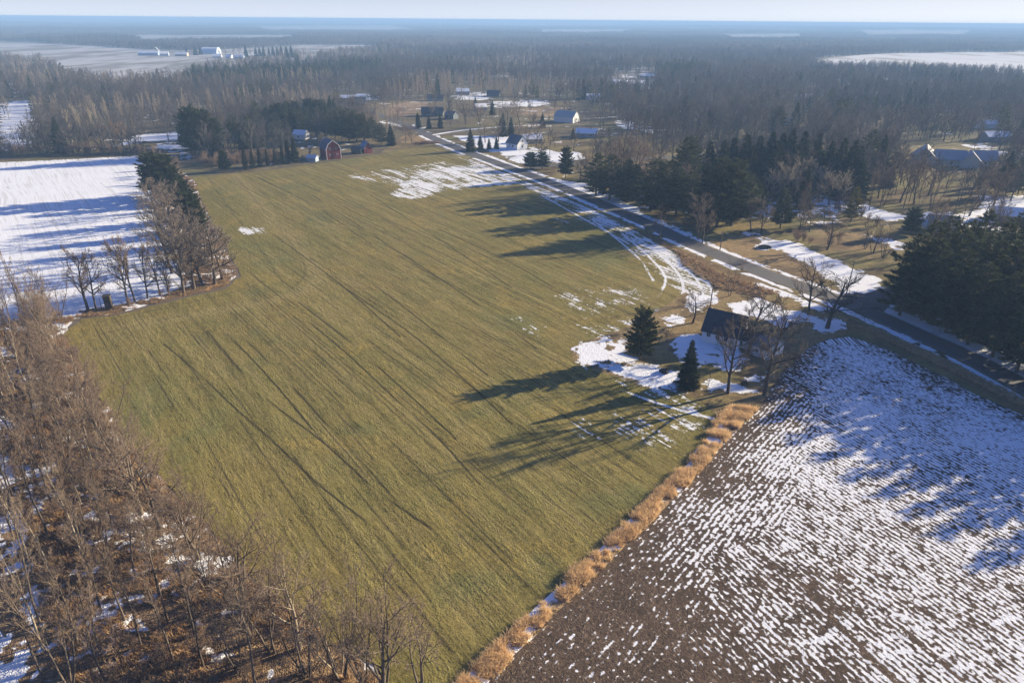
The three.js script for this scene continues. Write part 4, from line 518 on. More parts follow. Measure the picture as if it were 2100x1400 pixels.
// beyond 1.7 km: clumps of trees, a few dozen metres across
{
  const clump = (seed, n, sz) => { const r = rng(seed), gs = []; for (let i = 0; i < n; i++) { const M = new Mesher(), x = (r() - .5) * sz, z = (r() - .5) * sz, h = 10 + 7 * r(); M.tube(V(x, 0, z), V(x, h * .8, z), .3, .12, 3); for (let k = 0; k < 15; k++) { const y = h * (.3 + .5 * r()), a = r() * 6.28, l = h * (.16 + .14 * r()), e = V(x + Math.cos(a) * l, Math.min(h, y + l * 1.3), z + Math.sin(a) * l); M.tube(V(x, y, z), e, .28, 0, 3); } gs.push(M.build()); } return mergeGeometries(gs); };
  const geos = [clump(1, 22, 34), clump(2, 22, 34), clump(3, 22, 34), clump(4, 26, 34)], L = [[], [], [], []], r = rng(55);
  for (let z = -1650; z > -15000; ) {
    const d = -z, step = d < 4000 ? 30 : d < 8000 ? 56 : 90, w = step / 30;
    for (let x = -d * .8 - 60; x < d * .8 + 60; x += step) {
      const px = x + (r() - .5) * step, pz = z + (r() - .5) * step; if (CLEAR.slice(7, 15).some(([p]) => inPoly(p, px, pz))) continue; const f = fbm(px / 420, pz / 700); if (f > .34 && d > 2200) continue; if (r() < .1) continue;
      L[Math.floor(r() * 4)].push([px, pz, 12 + 5 * r() + 5 * fbm(px / 300, pz / 300), f, r(), Math.min(1.3, Math.max(1, w * .9))]);
    }
    z -= step;
  }
  forestGroup('distant_forest', 'hazy blue grey forest reaching to the horizon', 'forest', L, geos, lin(1, 1, 1), (c, t, q) => { const b = (.65 + .4 * q) * (1 + .9 * t); c.setRGB(.11 * b, .094 * b, .086 * b); });
}

// ---------------------------------------------------------------- grass, brush and undergrowth
function tuftGeo(seed, n, h, spread, lean) { const r = rng(seed), M = new Mesher(); for (let i = 0; i < n; i++) { const a = r() * 6.28, d = spread * Math.sqrt(r()), p = V(Math.cos(a) * d, 0, Math.sin(a) * d), l = h * (.6 + .6 * r()), b = r() * 6.28, e = V(p.x + Math.cos(b) * l * lean * r() * 1.6, l, p.z + Math.sin(b) * l * lean * r() * 1.6), s = V(Math.cos(b + 1.6), 0, Math.sin(b + 1.6)).multiplyScalar(.05); M.tri(p.clone().add(s), p.clone().sub(s), e); } return M.build(); }
function scatter(name, label, category, geos, mat, spots, tint) {
  const g = new THREE.Group(); g.name = numbered(name); g.userData = { kind: 'stuff', label, category }; scene.add(g); const r = rng(spots.length), M = new THREE.Matrix4(), Q = new THREE.Quaternion(), E = new THREE.Euler(), c = new THREE.Color();
  geos.forEach((geo, k) => { const l = spots.filter((_, i) => i % geos.length === k), im = new THREE.InstancedMesh(geo, mat, l.length); im.name = 'tufts'; im.userData.kind = 'stuff'; im.castShadow = im.receiveShadow = true; l.forEach(([x, z, s], i) => { E.set((r() - .5) * .3, r() * 6.28, (r() - .5) * .3); Q.setFromEuler(E); M.compose(V(x, 0, z), Q, V(s * (.8 + .5 * r()), s, s * (.8 + .5 * r()))); im.setMatrixAt(i, M); const q = r(); tint(c, q); im.setColorAt(i, c); }); g.add(im); });
}
const within = (poly, n, seed, f) => { const r = rng(seed), xs = poly.map(q => q[0]), zs = poly.map(q => q[1]), x0 = Math.min(...xs), x1 = Math.max(...xs), z0 = Math.min(...zs), z1 = Math.max(...zs), o = []; for (let i = 0; i < n * 40 && o.length < n; i++) { const x = x0 + r() * (x1 - x0), z = z0 + r() * (z1 - z0); if (inPoly(poly, x, z)) { const s = f(x, z, r); if (s > 0) o.push([x, z, s]); } } return o; };
const tufts = [1, 2, 3].map(i => tuftGeo(i, 26, 1, .5, .75)), white = lin(1, 1, 1, .9), STRAW = new THREE.MeshPhysicalMaterial({ color: 0xffffff, roughness: 1, transmission: .45, thickness: 0, specularIntensity: .2 });
scatter('dry_grass', 'tall tan dry grass on the bank between the green field and the stubble', 'grass', tufts, STRAW, within(STRIP, 3400, 3, (x, z, r) => fbm(x / 1.4, z / 1.4) > .05 ? 0 : .4 + .5 * r() + .25 * fbm(x / 3, z / 3)), (c, q) => c.setRGB(.6 + .25 * q, .43 + .2 * q, .24 + .13 * q));
scatter('hedgerow_grass', 'reddish brown grass and weeds along the foot of the hedgerow', 'grass', tufts, white, within(HEDGE, 1100, 4, (x, z, r) => .3 + .5 * r()), (c, q) => c.setRGB(.26 + .16 * q, .17 + .1 * q, .09 + .05 * q));
scatter('woodland_grass', 'tan grass and dead leaves on the floor of the lower left wood', 'grass', tufts, white, within(WOOD, 5000, 5, (x, z, r) => Math.abs(x) > -z * .8 + 8 || fbm(x / 5, z / 5) < -.05 ? 0 : .35 + .5 * r()), (c, q) => c.setRGB(.24 + .2 * q, .15 + .12 * q, .075 + .06 * q));
scatter('ditch_grass', 'tan grass standing in the ditch beside the main road', 'grass', tufts, white, within([[51.28,-210.55],[60.58,-187.54],[72.13,-172.18],[65.44,-167.77],[55.95,-175.51],[50.67,-193.79]], 700, 6, (x, z, r) => .4 + .4 * r()).concat(within([[81.45,-150.35],[84.98,-144.28],[92.19,-127.35],[97.51,-112.48],[101.14,-104.84],[102.62,-106.84],[99.65,-115.65],[94.56,-131.45],[86.85,-148.17]], 1200, 7, (x, z, r) => .3 + .35 * r())), (c, q) => c.setRGB(.42 + .2 * q, .3 + .14 * q, .16 + .08 * q));
const shrub = [0, 1, 2].map(i => { const [t, c] = bareTree(700 + i, { ...MULTI, stems: 6, levels: 3, kids: [7, 5, 4], twig: .06, trunk: .2, reach: .34 }); return mergeGeometries([t, c]); });
scatter('undergrowth', 'leafless brown brush and saplings under the trees at lower left', 'brush', shrub, white, within(WOOD, 360, 8, (x, z, r) => Math.abs(x) > -z * .8 + 8 ? 0 : .13 + .2 * r() * r()), (c, q) => c.setRGB(.18 + .08 * q, .125 + .05 * q, .09 + .03 * q));
scatter('field_edge_brush', 'leafless brush growing along field edges and at the village', 'brush', shrub, white, [...within(HEDGE, 90, 9, (x, z, r) => .18 + .28 * r()), ...within([[-274.24,-357.22],[-211,-365.66],[-173.28,-367.36],[-148.91,-333.08],[-104.53,-360.6],[-102.02,-370.58],[-160.89,-362.26],[-226.47,-379.75],[-284.03,-371.05]], 260, 10, (x, z, r) => .15 + .25 * r()), ...within([[29.11,-322.98],[63.91,-253.25],[99.68,-206.78],[106.32,-188.64],[142.12,-263.05],[112.37,-286.53],[56.74,-324.06]], 220, 11, (x, z, r) => nearRoad(x, z) || distLine(SIDE_ROAD, x, z) < 8 || fbm(x / 12, z / 12) < .15 ? 0 : .12 + .22 * r())], (c, q) => c.setRGB(.17 + .08 * q, .12 + .05 * q, .09 + .03 * q));

// ---------------------------------------------------------------- buildings
const box = (w, h, d, x = 0, y = 0, z = 0) => { const g = new THREE.BoxGeometry(w, h, d); g.translate(x, y + h / 2, z); return g; };
function prism(profile, len) { const g = new THREE.ExtrudeGeometry(new THREE.Shape(profile.map(q => new THREE.Vector2(q[0], q[1]))), { depth: len, bevelEnabled: false }); g.translate(0, 0, -len / 2); g.rotateY(Math.PI / 2); return g; }   // profile across z, ridge along x
function slab(a, b, len, t) { // roof sheet from point a to b of the profile, thickness t
  const dx = b[0] - a[0], dy = b[1] - a[1], l = Math.hypot(dx, dy); let nx = -dy / l * t, ny = dx / l * t; if (ny < 0) { nx = -nx; ny = -ny; } return prism([a, b, [b[0] + nx, b[1] + ny], [a[0] + nx, a[1] + ny]], len);
}
const BEIGE = lin(.55, .51, .46, .8), SLATE = lin(.30, .30, .33, .8), WHITE = lin(.72, .72, .72, .7), DKROOF = lin(.045, .05, .062, .85), GREYROOF = lin(.17, .165, .165, .85), SNOWROOF = lin(.76, .77, .8, .9), PANE = new THREE.MeshPhysicalMaterial({ color: 0x0b0f14, roughness: .1, specularIntensity: 1 }), TRIM = lin(.75, .75, .75, .6), RED = lin(.20, .028, .026, .8), BLUEG = lin(.10, .125, .15, .8), GREY = lin(.30, .30, .31, .8), TAN = lin(.38, .33, .27, .85), BRICK = lin(.17, .07, .05, .9), WOODD = lin(.06, .045, .035, .9), TAILROOF = lin(.11, .08, .12, .7), BLUEROOF = lin(.09, .16, .28, .5);
function windowPart(p, x, y, z, ry, w = .9, h = 1.2) { const f = part('window', (() => { const b = 0.08, gs = [box(w + 2 * b, b, .08, 0, h / 2), box(w + 2 * b, b, .08, 0, -h / 2 - b), box(b, h, .08, -w / 2 - b / 2, -h / 2), box(b, h, .08, w / 2 + b / 2, -h / 2), box(.04, h, .05, 0, -h / 2)]; return mergeGeometries(gs); })(), TRIM, p); f.position.set(x, y, z); f.rotation.y = ry; const g = part('pane', box(w, h, .03, 0, -h / 2), PANE, f); return f; }
function gable(name, label, category, o) { // o: x,z,turn,len (along the ridge),wid,wall,roof, walls, roofMat, group
  const g = thing(name, label, category, o.x, o.z, o.turn, o.group), w = o.wid / 2, t = .16, ov = .35, sl = o.roof / w;
  part('wall', prism([[-w, -.1], [w, -.1], [w, o.wall], [0, o.wall + o.roof - .02], [-w, o.wall]], o.len), o.walls, g);
  for (const s of [-1, 1]) part('roof', slab([0, o.wall + o.roof], [s * (w + ov), o.wall - ov * sl], o.len + 2 * ov, t), s > 0 ? o.roofMat : o.roofMat2 ?? o.roofMat, g);
  if (o.chimney) part('chimney', box(.6, o.roof * .5 + .9, .6, o.chimney, o.wall + o.roof * .5, 0.1), BRICK, g);
  for (const [side, u, y, ww, hh] of o.windows ?? []) { const d = .05; side === 0 ? windowPart(g, u, y, w + d, 0, ww, hh) : side === 1 ? windowPart(g, u, y, -w - d, Math.PI, ww, hh) : side === 2 ? windowPart(g, o.len / 2 + d, y, u, Math.PI / 2, ww, hh) : windowPart(g, -o.len / 2 - d, y, u, -Math.PI / 2, ww, hh); }
  for (const [side, u, ww, hh, m] of o.doors ?? []) { const b = part('door', box(side < 2 ? ww : .08, hh, side < 2 ? .08 : ww), m ?? TRIM, g); side === 0 ? b.position.set(u, 0, w + .04) : side === 1 ? b.position.set(u, 0, -w - .04) : side === 2 ? b.position.set(o.len / 2 + .04, 0, u) : b.position.set(-o.len / 2 - .04, 0, u); }
  return g;
}
const mid = (a, b) => [(a[0] + b[0]) / 2, (a[1] + b[1]) / 2];
// white farmhouse: its long wall faces the camera, the roof is dark
{
  const [A, B] = [[43.39,-141.09],[50.09,-136.63]], len = Math.hypot(B[0] - A[0], B[1] - A[1]) + .4, ang = Math.atan2(B[1] - A[1], B[0] - A[0]), wid = 6.6, nx = Math.sin(ang), nz = -Math.cos(ang), m = mid(A, B);
  gable('white_house', 'white farmhouse with steep dark roof and small chimney beside the bare trees', 'house', { x: m[0] + nx * wid / 2, z: m[1] + nz * wid / 2, turn: -ang, len, wid, wall: 2.9, roof: 4.0, walls: WHITE, roofMat: DKROOF, chimney: 0, windows: [[0, -len / 2 + 1.5, 1.9, .8, .9], [0, -len / 2 + 3.6, 1.8, .8, .9], [0, 1.2, 1.8, .8, 1.2], [2, -1.2, 1.7, .8, 1.3], [2, 1.2, 1.7, .8, 1.3], [2, 0, 4.5, .8, 1.1], [3, 0, 4.4, .8, 1.1]], doors: [[0, 2.8, .95, 2.05, GREY]] });
  const [C, D, E] = [[51.92,-135.19],[54.64,-131.44],[59.18,-136.31]], l2 = Math.hypot(D[0] - C[0], D[1] - C[1]), a2 = Math.atan2(D[1] - C[1], D[0] - C[0]), w2 = 6.2, x2 = Math.sin(a2), z2 = -Math.cos(a2), m2 = mid(C, D);
  gable('garage', 'pale garage with low grey roof behind the tallest bare tree', 'garage', { x: m2[0] + x2 * w2 / 2, z: m2[1] + z2 * w2 / 2, turn: -a2, len: l2, wid: w2, wall: 2.5, roof: 1.15, walls: WHITE, roofMat: GREYROOF, windows: [[0, 0, 1.5, .7, .8], [2, -1.4, 1.5, .7, .9]], doors: [[2, 1.2, 2.4, 2.1, TRIM]] });
  const [p] = [[51.25,-136.9]]; gable('house_wing', 'small dark-roofed wing between the white house and the garage', 'building', { x: p[0] + 1, z: p[1] - 2.6, turn: -ang, len: 4.2, wid: 4.4, wall: 2.2, roof: 1.5, walls: WHITE, roofMat: DKROOF, windows: [[0, 0, 1.3, .7, .9]] });
}
// red barn and shed
function barn(name, label, x, z, turn, len, wid, wall, mats, extra) {
  const g = thing(name, label, 'barn', x, z, turn), w = wid / 2, h = extra.h, kx = w * .62, ky = wall + (h - wall) * .62, prof = [[-w, -.1], [w, -.1], [w, wall], [kx, ky], [0, h], [-kx, ky], [-w, wall]];
  part('wall', prism(prof, len), mats[0], g);
  for (const s of [-1, 1]) { part('roof', mergeGeometries([slab([0, h], [s * kx, ky], len + .6, .15), slab([s * kx, ky], [s * (w + .3), wall - .3], len + .6, .15)]), mats[1], g); }
  const edge = (a, b, px) => { const q = slab(a, b, .14, .3); q.translate(px, 0, 0); return q; };
  for (const e of [-1, 1]) { const px = e * (len / 2 + .38); part('trim', mergeGeometries([-1, 1].flatMap(s => [edge([0, h - .1], [s * kx, ky - .1], px), edge([s * kx, ky - .1], [s * w, wall - .1], px), (() => { return box(.14, wall + .1, .28, px, -.1, s * (w - .1)).toNonIndexed(); })()])), TRIM, g); }
  for (const [u, y] of extra.windows) windowPart(g, len / 2 + .05, y, u, Math.PI / 2, .7, .9);
  return g;
}
{
  const [[x, z, h]] = [[-92.43,-359.76,9.32]]; barn('red_barn', 'large red gambrel barn with white trim and purple-grey roof at the far field edge', x - 3.5, z - 5, -1.05, 12, 7.6, 4.8, [RED, TAILROOF], { h: h, windows: [[-1.9, 2.2], [1.9, 2.2], [-1.7, 5.4], [1.7, 5.4]] });
  const [[x2, z2, h2]] = [[-78.97,-377.5,5.9]]; gable('red_shed', 'small red shed with bright blue-grey roof right of the red barn', 'shed', { x: x2 - 1.2, z: z2 - 2.2, turn: -1.0, len: 6, wid: 4.6, wall: 2.9, roof: h2 - 2.9, walls: RED, roofMat: BLUEROOF, doors: [[2, 0, 1.6, 2.1, RED]] });
  const [p] = [[-84.37,-374.29]]; gable('dark_lean_to', 'low dark green shed between the red barn and the red shed', 'shed', { x: p[0], z: p[1] - 3, turn: -.2, len: 5.5, wid: 4, wall: 2.2, roof: 1.2, walls: lin(.05, .075, .07), roofMat: DKROOF });
}
// village houses: [base px -> metres], size, look
const HOUSES = [
  ['long_house', 'long dark grey house with wide roof at the end of the main road', -61.35,-538.36, .05, 16, 9, 3, 3.2, BLUEG, DKROOF, [[0, 3, 1.6, 2, 1.8], [0, -4, 1.6, 1, 1.2], [0, -1, 1.6, 1, 1.2]]],
  ['blue_gable_house', 'white gabled house with steep dark blue roof beside the village street', 1.88,-396.81, -.9, 10, 7.5, 3.2, 4.2, WHITE, BLUEG, [[2, 0, 1.7, 1, 1.5], [2, 0, 4.6, .8, 1.2], [0, 1, 1.7, 1, 1.2], [0, -2, 1.7, 1, 1.2]]],
  ['snow_roof_house', 'low pale house with snowy roof behind the blue-roofed house', 10.64,-417.63, .15, 12, 7, 2.6, 2.2, TAN, SNOWROOF, [[0, 2, 1.5, 1, 1.1], [0, -3, 1.5, 1, 1.1]]],
  ['white_barn', 'bright white barn with pale green-grey roof at the right of the village', 37.99,-511.61, -.5, 15, 11, 3.8, 3.6, WHITE, lin(.34, .38, .37), [[2, 0, 2, 1.4, 1.4]]],
  ['shingled_house', 'low house with light grey snowy roof beyond the village lawn', 45.72,-441.9, -.2, 13, 8, 2.6, 2.4, GREY, SNOWROOF, [[0, -2, 1.5, 1.2, 1.1], [0, 3, 1.5, 1.2, 1.1]]],
  ['tan_cottage', 'small tan cottage with pale roof among the central village trees', -26.93,-574.37, .4, 9, 7, 2.8, 2.4, TAN, SNOWROOF, [[0, 0, 1.5, 1, 1.1]]],
  ['blue_cottage', 'small blue-grey house right of the long dark house', -45.67,-522.49, -.6, 8, 6, 2.8, 2.6, BLUEG, GREYROOF, [[0, 0, 1.5, 1, 1.1]]],
  ['dark_roof_house', 'dark-roofed house half hidden by trees behind the long house', -70.23,-644.07, .1, 14, 8, 2.6, 2.6, GREY, DKROOF, [[0, 2, 1.5, 1, 1.1]]],
  ['white_cottage', 'white cottage with dark roof above the barn pines', -133.33,-615.91, .2, 12, 7, 2.8, 2.4, WHITE, DKROOF, [[0, 2, 1.5, 1, 1.1]]],
  ['pale_bungalow', 'pale low bungalow at the edge of the wood above the barn pines', -149.59,-638.07, .1, 11, 7, 2.6, 2.0, TAN, SNOWROOF, [[0, 0, 1.5, 1, 1.1]]],
  ['far_house', 'small white house in the gap of the wood right of the village', 128.13,-775.72, -.2, 14, 9, 3, 2.6, WHITE, SNOWROOF, []],
  ['far_ranch', 'wide tan house farther back in the gap of the wood', 167.67,-927.82, .1, 20, 10, 3, 2.4, TAN, SNOWROOF, []],
  ['grey_workshop', 'grey shed with dark roof behind the round evergreen on the right', 151.52,-235.96, -.35, 9, 6.5, 2.8, 2.2, GREY, GREYROOF, [[0, 1.5, 1.5, 1, 1]]],
  ['snowy_bungalow', 'low house with snow-covered roof at the right edge above the pines', 186.19,-248.68, -.3, 15, 9, 2.6, 2.2, TAN, SNOWROOF, [[0, 2, 1.5, 1.2, 1.1], [0, -3, 1.5, 1.2, 1.1]]],
  ['woodland_house', 'grey house with snowy roof hidden in the wood at the far right', 299.99,-439.49, .1, 16, 9, 3, 2.6, GREY, SNOWROOF, []],
  ['hill_house', 'small white house left of the gap in the far wood', 72.66,-663.22, .1, 12, 8, 3, 2.2, WHITE, SNOWROOF, []],
  ['lane_house', 'pale house with snowy roof in the trees above the long dark house', -50.33,-703.08, .15, 13, 8, 3, 2.4, GREY, SNOWROOF, []],
  ['corner_house', 'grey house with dark roof at the upper edge of the village', -19.51,-686.83, -.1, 12, 8, 3, 2.4, BLUEG, DKROOF, []],
  ['orchard_house', 'low tan house with snowy roof left of the far gap in the wood', 119.74,-836.07, .2, 14, 8, 3, 2.2, TAN, SNOWROOF, []],
  ['ridge_house', 'white house with grey roof in the wood above the spruce row', 192.69,-503, .1, 13, 8, 3, 2.4, WHITE, GREYROOF, []],
  ['glade_house', 'pale house with snowy roof in the wood above the big grey house', 330,-496.31, 0, 14, 8, 3, 2.4, WHITE, SNOWROOF, []],
  ['field_house', 'small white house below the pale field at the upper right', 271.55,-674.12, .2, 13, 8, 3, 2.4, WHITE, SNOWROOF, []],
  ['pink_house', 'small pale house at the left end of the barn pines', -128.35,-425.21, -.3, 8, 6, 2.8, 2.2, WHITE, SNOWROOF, [[0, 0, 1.5, 1, 1.1]]],
  ['backyard_shed', 'little pale blue shed beside the field left of the red barn', -102.49,-353.93, -.2, 5, 3.6, 2, 1, lin(.30, .36, .46), lin(.45, .5, .6), []],
];
for (const [n, l, x, z, turn, len, wid, wall, roof, walls, roofMat, windows] of HOUSES) gable(n, l, n.includes('barn') ? 'barn' : n.includes('shed') || n.includes('workshop') ? 'shed' : 'house', { x, z, turn, len, wid, wall, roof, walls, roofMat, windows, chimney: len > 11 && !n.includes('barn') ? len * .2 : 0 });
// big house with several grey roofs
{
  const [x, z] = [222.83,-359.9], g = thing('big_grey_house', 'large house with several grey gabled roofs in the clearing at right', 'house', x, z, -.25);
  const wing = (dx, dz, turn, len, wid, wall, roof) => { const s = new THREE.Group(); s.name = 'wing'; s.position.set(dx, 0, dz); s.rotation.y = turn; g.add(s); const w = wid / 2; part('wall', prism([[-w, -.1], [w, -.1], [w, wall], [0, wall + roof - .02], [-w, wall]], len), BEIGE, s); for (const q of [-1, 1]) part('roof', slab([0, wall + roof], [q * (w + .4), wall - .4 * roof / w], len + .8, .2), SLATE, s); windowPart(s, len / 2 + .05, 1.8, 0, Math.PI / 2, 1.4, 1.4); windowPart(s, 0, 1.7, w + .05, 0, 1.4, 1.4); };
  wing(-9, -2, 1.3, 16, 12, 3.2, 5.0); wing(2, 0, 0, 14, 10, 3.2, 4.0); wing(11, 3, 1.35, 12, 9, 3, 4.2); wing(18, -3, .1, 12, 10, 3, 4.2);
}
// arched shed
{
  const [x, z] = [148.71,-238.38], g = thing('arched_shed', 'white half-round metal shed beside the grey workshop', 'shed', x, z, -.35), prof = []; for (let i = 0; i <= 14; i++) { const a = i / 14 * Math.PI; prof.push([Math.cos(a) * 2.3, Math.sin(a) * 2.9]); }
  part('shell', prism([...prof, ...prof.slice().reverse().map(q => [q[0] * .95, q[1] * .95])], 8), SNOWROOF, g); part('end_wall', prism(prof.map(q => [q[0] * .94, q[1] * .94]), 7.6), WOODD, g);
}
// farmstead on the far left field
{
  const F = [
    ['long_farm_shed', 'long pale blue shed at the left end of the far farmstead', -691.36,-1398.07, .1, 36, 13.2, 4.3, 3.5, lin(.32, .42, .62), SNOWROOF], ['farm_shed', 'pale blue shed next to the long shed of the far farmstead', -656.51,-1384.65, .3, 15.1, 10.8, 3.7, 3.5, lin(.4, .48, .6), SNOWROOF], ['machine_shed', 'tan machine shed in the middle of the far farmstead', -618.08,-1372.18, .1, 20.9, 12, 3.7, 3.5, TAN, SNOWROOF], ['farm_house', 'white farmhouse at the right of the far farmstead', -529.44,-1315.15, .2, 13.9, 9.6, 3.7, 3.5, WHITE, SNOWROOF], ['farm_garage', 'small white building between farmhouse and tree row of the far farmstead', -509.75,-1318.28, -.1, 10.4, 8.4, 3.1, 2.8, WHITE, SNOWROOF], ['farm_barn', 'low blue-white barn before the tree row of the far farmstead', -487.42,-1304.9, 0, 17.4, 9.6, 3.1, 2.8, lin(.4, .48, .6), SNOWROOF], ['lone_farm', 'white barn standing alone by the wood beyond the pale field', -267.45,-1709.44, -.6, 15.1, 9.6, 4.3, 4.2, WHITE, GREYROOF],
  ];
  for (const [n, l, x, z, turn, len, wid, wall, roof, walls, roofMat] of F) gable(n, l, 'barn', { x, z, turn, len, wid, wall, roof, walls, roofMat });
  const [x, z] = [-604.96,-1474.83], g = thing('domed_barn', 'pale domed barn behind the far farmstead', 'barn', x, z, .1), prof = []; for (let i = 0; i <= 16; i++) { const a = i / 16 * Math.PI; prof.push([Math.cos(a) * 17, Math.sin(a) * 12]); }
  part('shell', prism(prof, 30), lin(.42, .48, .58), g); part('door', box(.3, 5, 6, 15.2, 0, 0), GREY, g);
  const [sx, sz] = [-676.88,-1420.45], s = thing('grain_leg', 'slanted white grain elevator beside the far farm sheds', 'elevator', sx, sz); const M = new Mesher(); M.tube(V(0, 0, 0), V(-11, 13, 0), 1, 1, 6); part('conveyor', M.build(), TRIM, s); const M2 = new Mesher(); M2.tube(V(-8, 0, 0), V(-8, 9.5, 0), .4, .4, 5); part('support', M2.build(), GREY, s);
  bare([[-633.59,-1448.55,11.42],[-616.74,-1472.72,9.83],[-574.14,-1438.34,10.48],[-556.21,-1421.28,12.94],[-535.2,-1405.2,14.5],[-538.44,-1444.55,14.01],[-496.43,-1392.51,13.53],[-396.13,-1353.85,16.45],[-382.86,-1338.41,18.7],[-408.42,-1300.63,14.26]], 1, 'hazy bare tree among the buildings of the far farmstead', 'bare trees at the far farmstead', { wide: 1.2, twig: TWIG[1] });
  green([[-633.28,-1428.04,12.13,1.3],[-609.58,-1412.11,17.12,1.4],[-608.67,-1432.33,14.76,1.3],[-492.69,-1356.13,20.56,1.1],[-481.65,-1376.21,17.54,1.1],[-480.76,-1395.13,16.93,1.1],[-473.77,-1396.3,17.78,1.1],[-470.11,-1416.22,14.61,1.1],[-463.01,-1417.43,18.04,1.1],[-455.01,-1418.78,16.35,1.1],[-447.89,-1419.99,18.07,1.2],[-416.61,-1350.56,19.67,1.3],[-408.09,-1351.93,20.51,1.3],[-365.49,-1307.27,8.77,1.2]], 1, 'dark evergreen of the windbreak at the far farmstead', 'windbreak evergreens at the far farmstead', { wide: 1.2 });
  green([[-348.66,-1543.24,10.29],[-338.87,-1545.01,8.43],[-326.11,-1547.33,10.31],[-316.27,-1549.12,11.26],[-304.44,-1551.27,12.21],[-297.74,-1575.79,12.4],[-288.7,-1577.46,11.46],[-283.69,-1602.42,10.67]], 1, 'evergreen in the short row right of the far farmstead', 'short evergreen row on the pale field', { wide: 1.4 });
}
// radio mast
{
  const [x, z] = [-524.02,-5298.65], g = thing('radio_mast', 'thin pale radio mast standing at the horizon', 'mast', x, z), M = new Mesher(); for (const [a, b] of [[-1.2, -.7], [1.2, -.7], [0, 1.4]]) M.tube(V(a, 0, b), V(a * .8, 60, b * .8), .5, .4, 4); part('tower', M.build(), lin(.75, .72, .72), g); const B = new Mesher(); for (let y = 4; y < 56; y += 6) { B.tube(V(-1.1, y, -.6), V(1.1, y + 3, -.6), .25, .25, 3); B.tube(V(1.1, y + 3, -.6), V(0, y + 6, 1.2), .25, .25, 3); } part('bracing', B.build(), lin(.75, .72, .72), g); const A = new Mesher(); A.tube(V(0, 59, 0), V(0, 65, 0), .3, .15, 4); part('antenna', A.build(), GREY, g);
}

// ---------------------------------------------------------------- small things
for (const [[x, z, h], l] of [[[[49.46,-158.15,7.54]][0], 'wooden utility pole at the field corner left of the white house'], [[[88.92,-170.04,9.53]][0], 'leaning wooden utility pole on the snowy lawn across the road'], [[[66.26,-209.93,6.4]][0], 'short wooden post on the tan lawn below the roadside grove']]) {
  const g = thing('utility_pole', l, 'pole', x, z, .5), M = new Mesher(), lean = l.includes('leaning') ? .35 : .08; M.tube(V(0, -.1, 0), V(lean, h, 0), .16, .11, 8); part('post', M.build(), lin(.13, .095, .07), g); if (h > 5) { part('cross_arm', box(1.9, .12, .1, lean * .9, h - .75, .12), lin(.12, .09, .065), g); for (const s of [-.8, -.3, .3, .8]) { const i = part('insulator', new THREE.CylinderGeometry(.04, .05, .16, 6), lin(.3, .32, .34, .4), g); i.position.set(lean * .9 + s, h - .55, .12); } }
}
{ // hunting blind at the snow field corner
  const [[x, z, h]] = [[-100.74,-157.53,3.4]], g = thing('hunting_blind', 'dark wooden hunting blind under the bare trees by the snow field', 'blind', x, z, .3); part('cabin', box(1.5, h - .4, 1.5, 0, .35), WOODD, g); part('roof', box(1.8, .12, 1.8, 0, h - .04), lin(.05, .045, .04), g); for (const [a, b] of [[-.6, -.6], [.6, -.6], [-.6, .6], [.6, .6]]) part('leg', box(.1, .45, .1, a, -.09, b), WOODD, g); part('window_slot', box(.9, .3, .04, 0, h * .6, .77), PANE, g);
  const [[px, pz, ph]] = [[-102.32,-156.86,2.87]], p = thing('fence_post', 'thin dark post standing left of the hunting blind', 'post', px, pz), M = new Mesher(); M.tube(V(0, -.1, 0), V(.05, ph, 0), .07, .06, 6); part('stake', M.build(), WOODD, p); part('cap', box(.3, .06, .2, .05, ph), WOODD, p);
}
function rock(name, label, x, z, s, mat, cat = 'rock', group) { const r = rng(Math.floor(x * 100)), g = new THREE.IcosahedronGeometry(s, 2), P = g.attributes.position; for (let i = 0; i < P.count; i++) { const k = 1 + .28 * noise(P.getX(i) * 2 / s + x, P.getZ(i) * 2 / s + P.getY(i) / s); P.setXYZ(i, P.getX(i) * k, P.getY(i) * k * .6, P.getZ(i) * k); } g.computeVertexNormals(); const m = new THREE.Mesh(g, mat); m.name = numbered(name); m.position.set(x, s * .25, z); m.castShadow = m.receiveShadow = true; m.userData = { label, category: cat }; if (group) m.userData.group = group; scene.add(m); return m; }
rock('boulder', 'low dark boulder on snow left of the small spruce', 31.65,-125.64, .95, lin(.05, .045, .04));
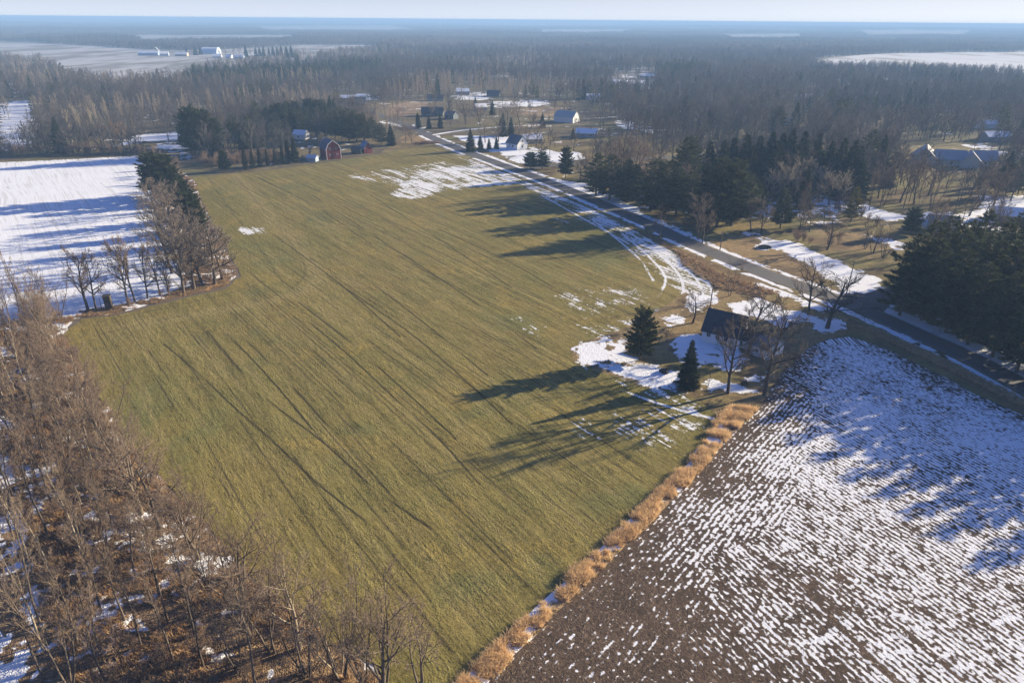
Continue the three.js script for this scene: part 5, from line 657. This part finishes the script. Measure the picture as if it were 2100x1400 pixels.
{ const [x, z] = [46.72,-120.25], g = thing('garden_bench', 'small dark bench half buried in snow right of the front yard trees', 'bench', x, z, .5); part('seat', box(1.5, .08, .5, 0, .42), WOODD, g); part('backrest', box(1.5, .5, .07, 0, .5, -.26), WOODD, g); for (const s of [-.65, .65]) part('leg', box(.08, .42, .45, s, 0), WOODD, g); }
{ const [x, z] = [81.09,-212.38], g = thing('low_juniper', 'low dark juniper mound with snow on the tan lawn across the road', 'shrub', x, z, .2), r = rng(5), M = new Mesher(); for (let i = 0; i < 900; i++) { const a = r() * 6.28, q = Math.sqrt(r()), p = V(Math.cos(a) * q * 2.6, (1 - q * q) * 1.1 * r(), Math.sin(a) * q * 1.6), e = V(p.x + (r() - .5), p.y + .3 * r() + .1, p.z + (r() - .5)), s = V(r() - .5, r() - .5, r() - .5).multiplyScalar(.16); M.tri(p.clone().add(s), p.clone().sub(s), e); } part('foliage', M.build(), lin(.03, .042, .03), g); const T = new Mesher(); T.tube(V(0, -.1, 0), V(.1, .8, 0), .1, .03, 5); part('stem', T.build(), CBARK, g); }
{ // brush pile at the far end of the field
  const [x, z] = [-50.08,-411.1], g = thing('brush_pile', 'heap of reddish brown cut branches beside the main road at the far field end', 'brush pile', x, z, .4), r = rng(12), M = new Mesher(), M2 = new Mesher(); for (let i = 0; i < 420; i++) { const u = (r() - .5) * 14, q = r(), y = 1.7 * q * (1 - Math.abs(u) / 8), v = (r() - .5) * 5 * (1 - .6 * q), a = r() * 6.28, l = 1 + 2 * r(); (i % 3 ? M : M2).tube(V(u, y, v), V(u + Math.cos(a) * l, y + (r() - .2) * .8, v + Math.sin(a) * l), .09, .02, 4); } part('branches', M.build(), lin(.24, .12, .075), g); part('logs', M2.build(), lin(.17, .10, .07), g);
}
{ // mailbox post by the road
  const [x, z] = [56.21,-199.87], g = thing('mailbox', 'small mailbox on a post beside the main road', 'mailbox', x, z, 1); part('post', box(.1, 1.1, .1, 0, -.05), WOODD, g); const c = new THREE.CylinderGeometry(.11, .11, .5, 10); c.rotateX(Math.PI / 2); c.translate(0, 1.14, 0); part('box', c, GREY, g);
}
renderer.render(scene, camera);
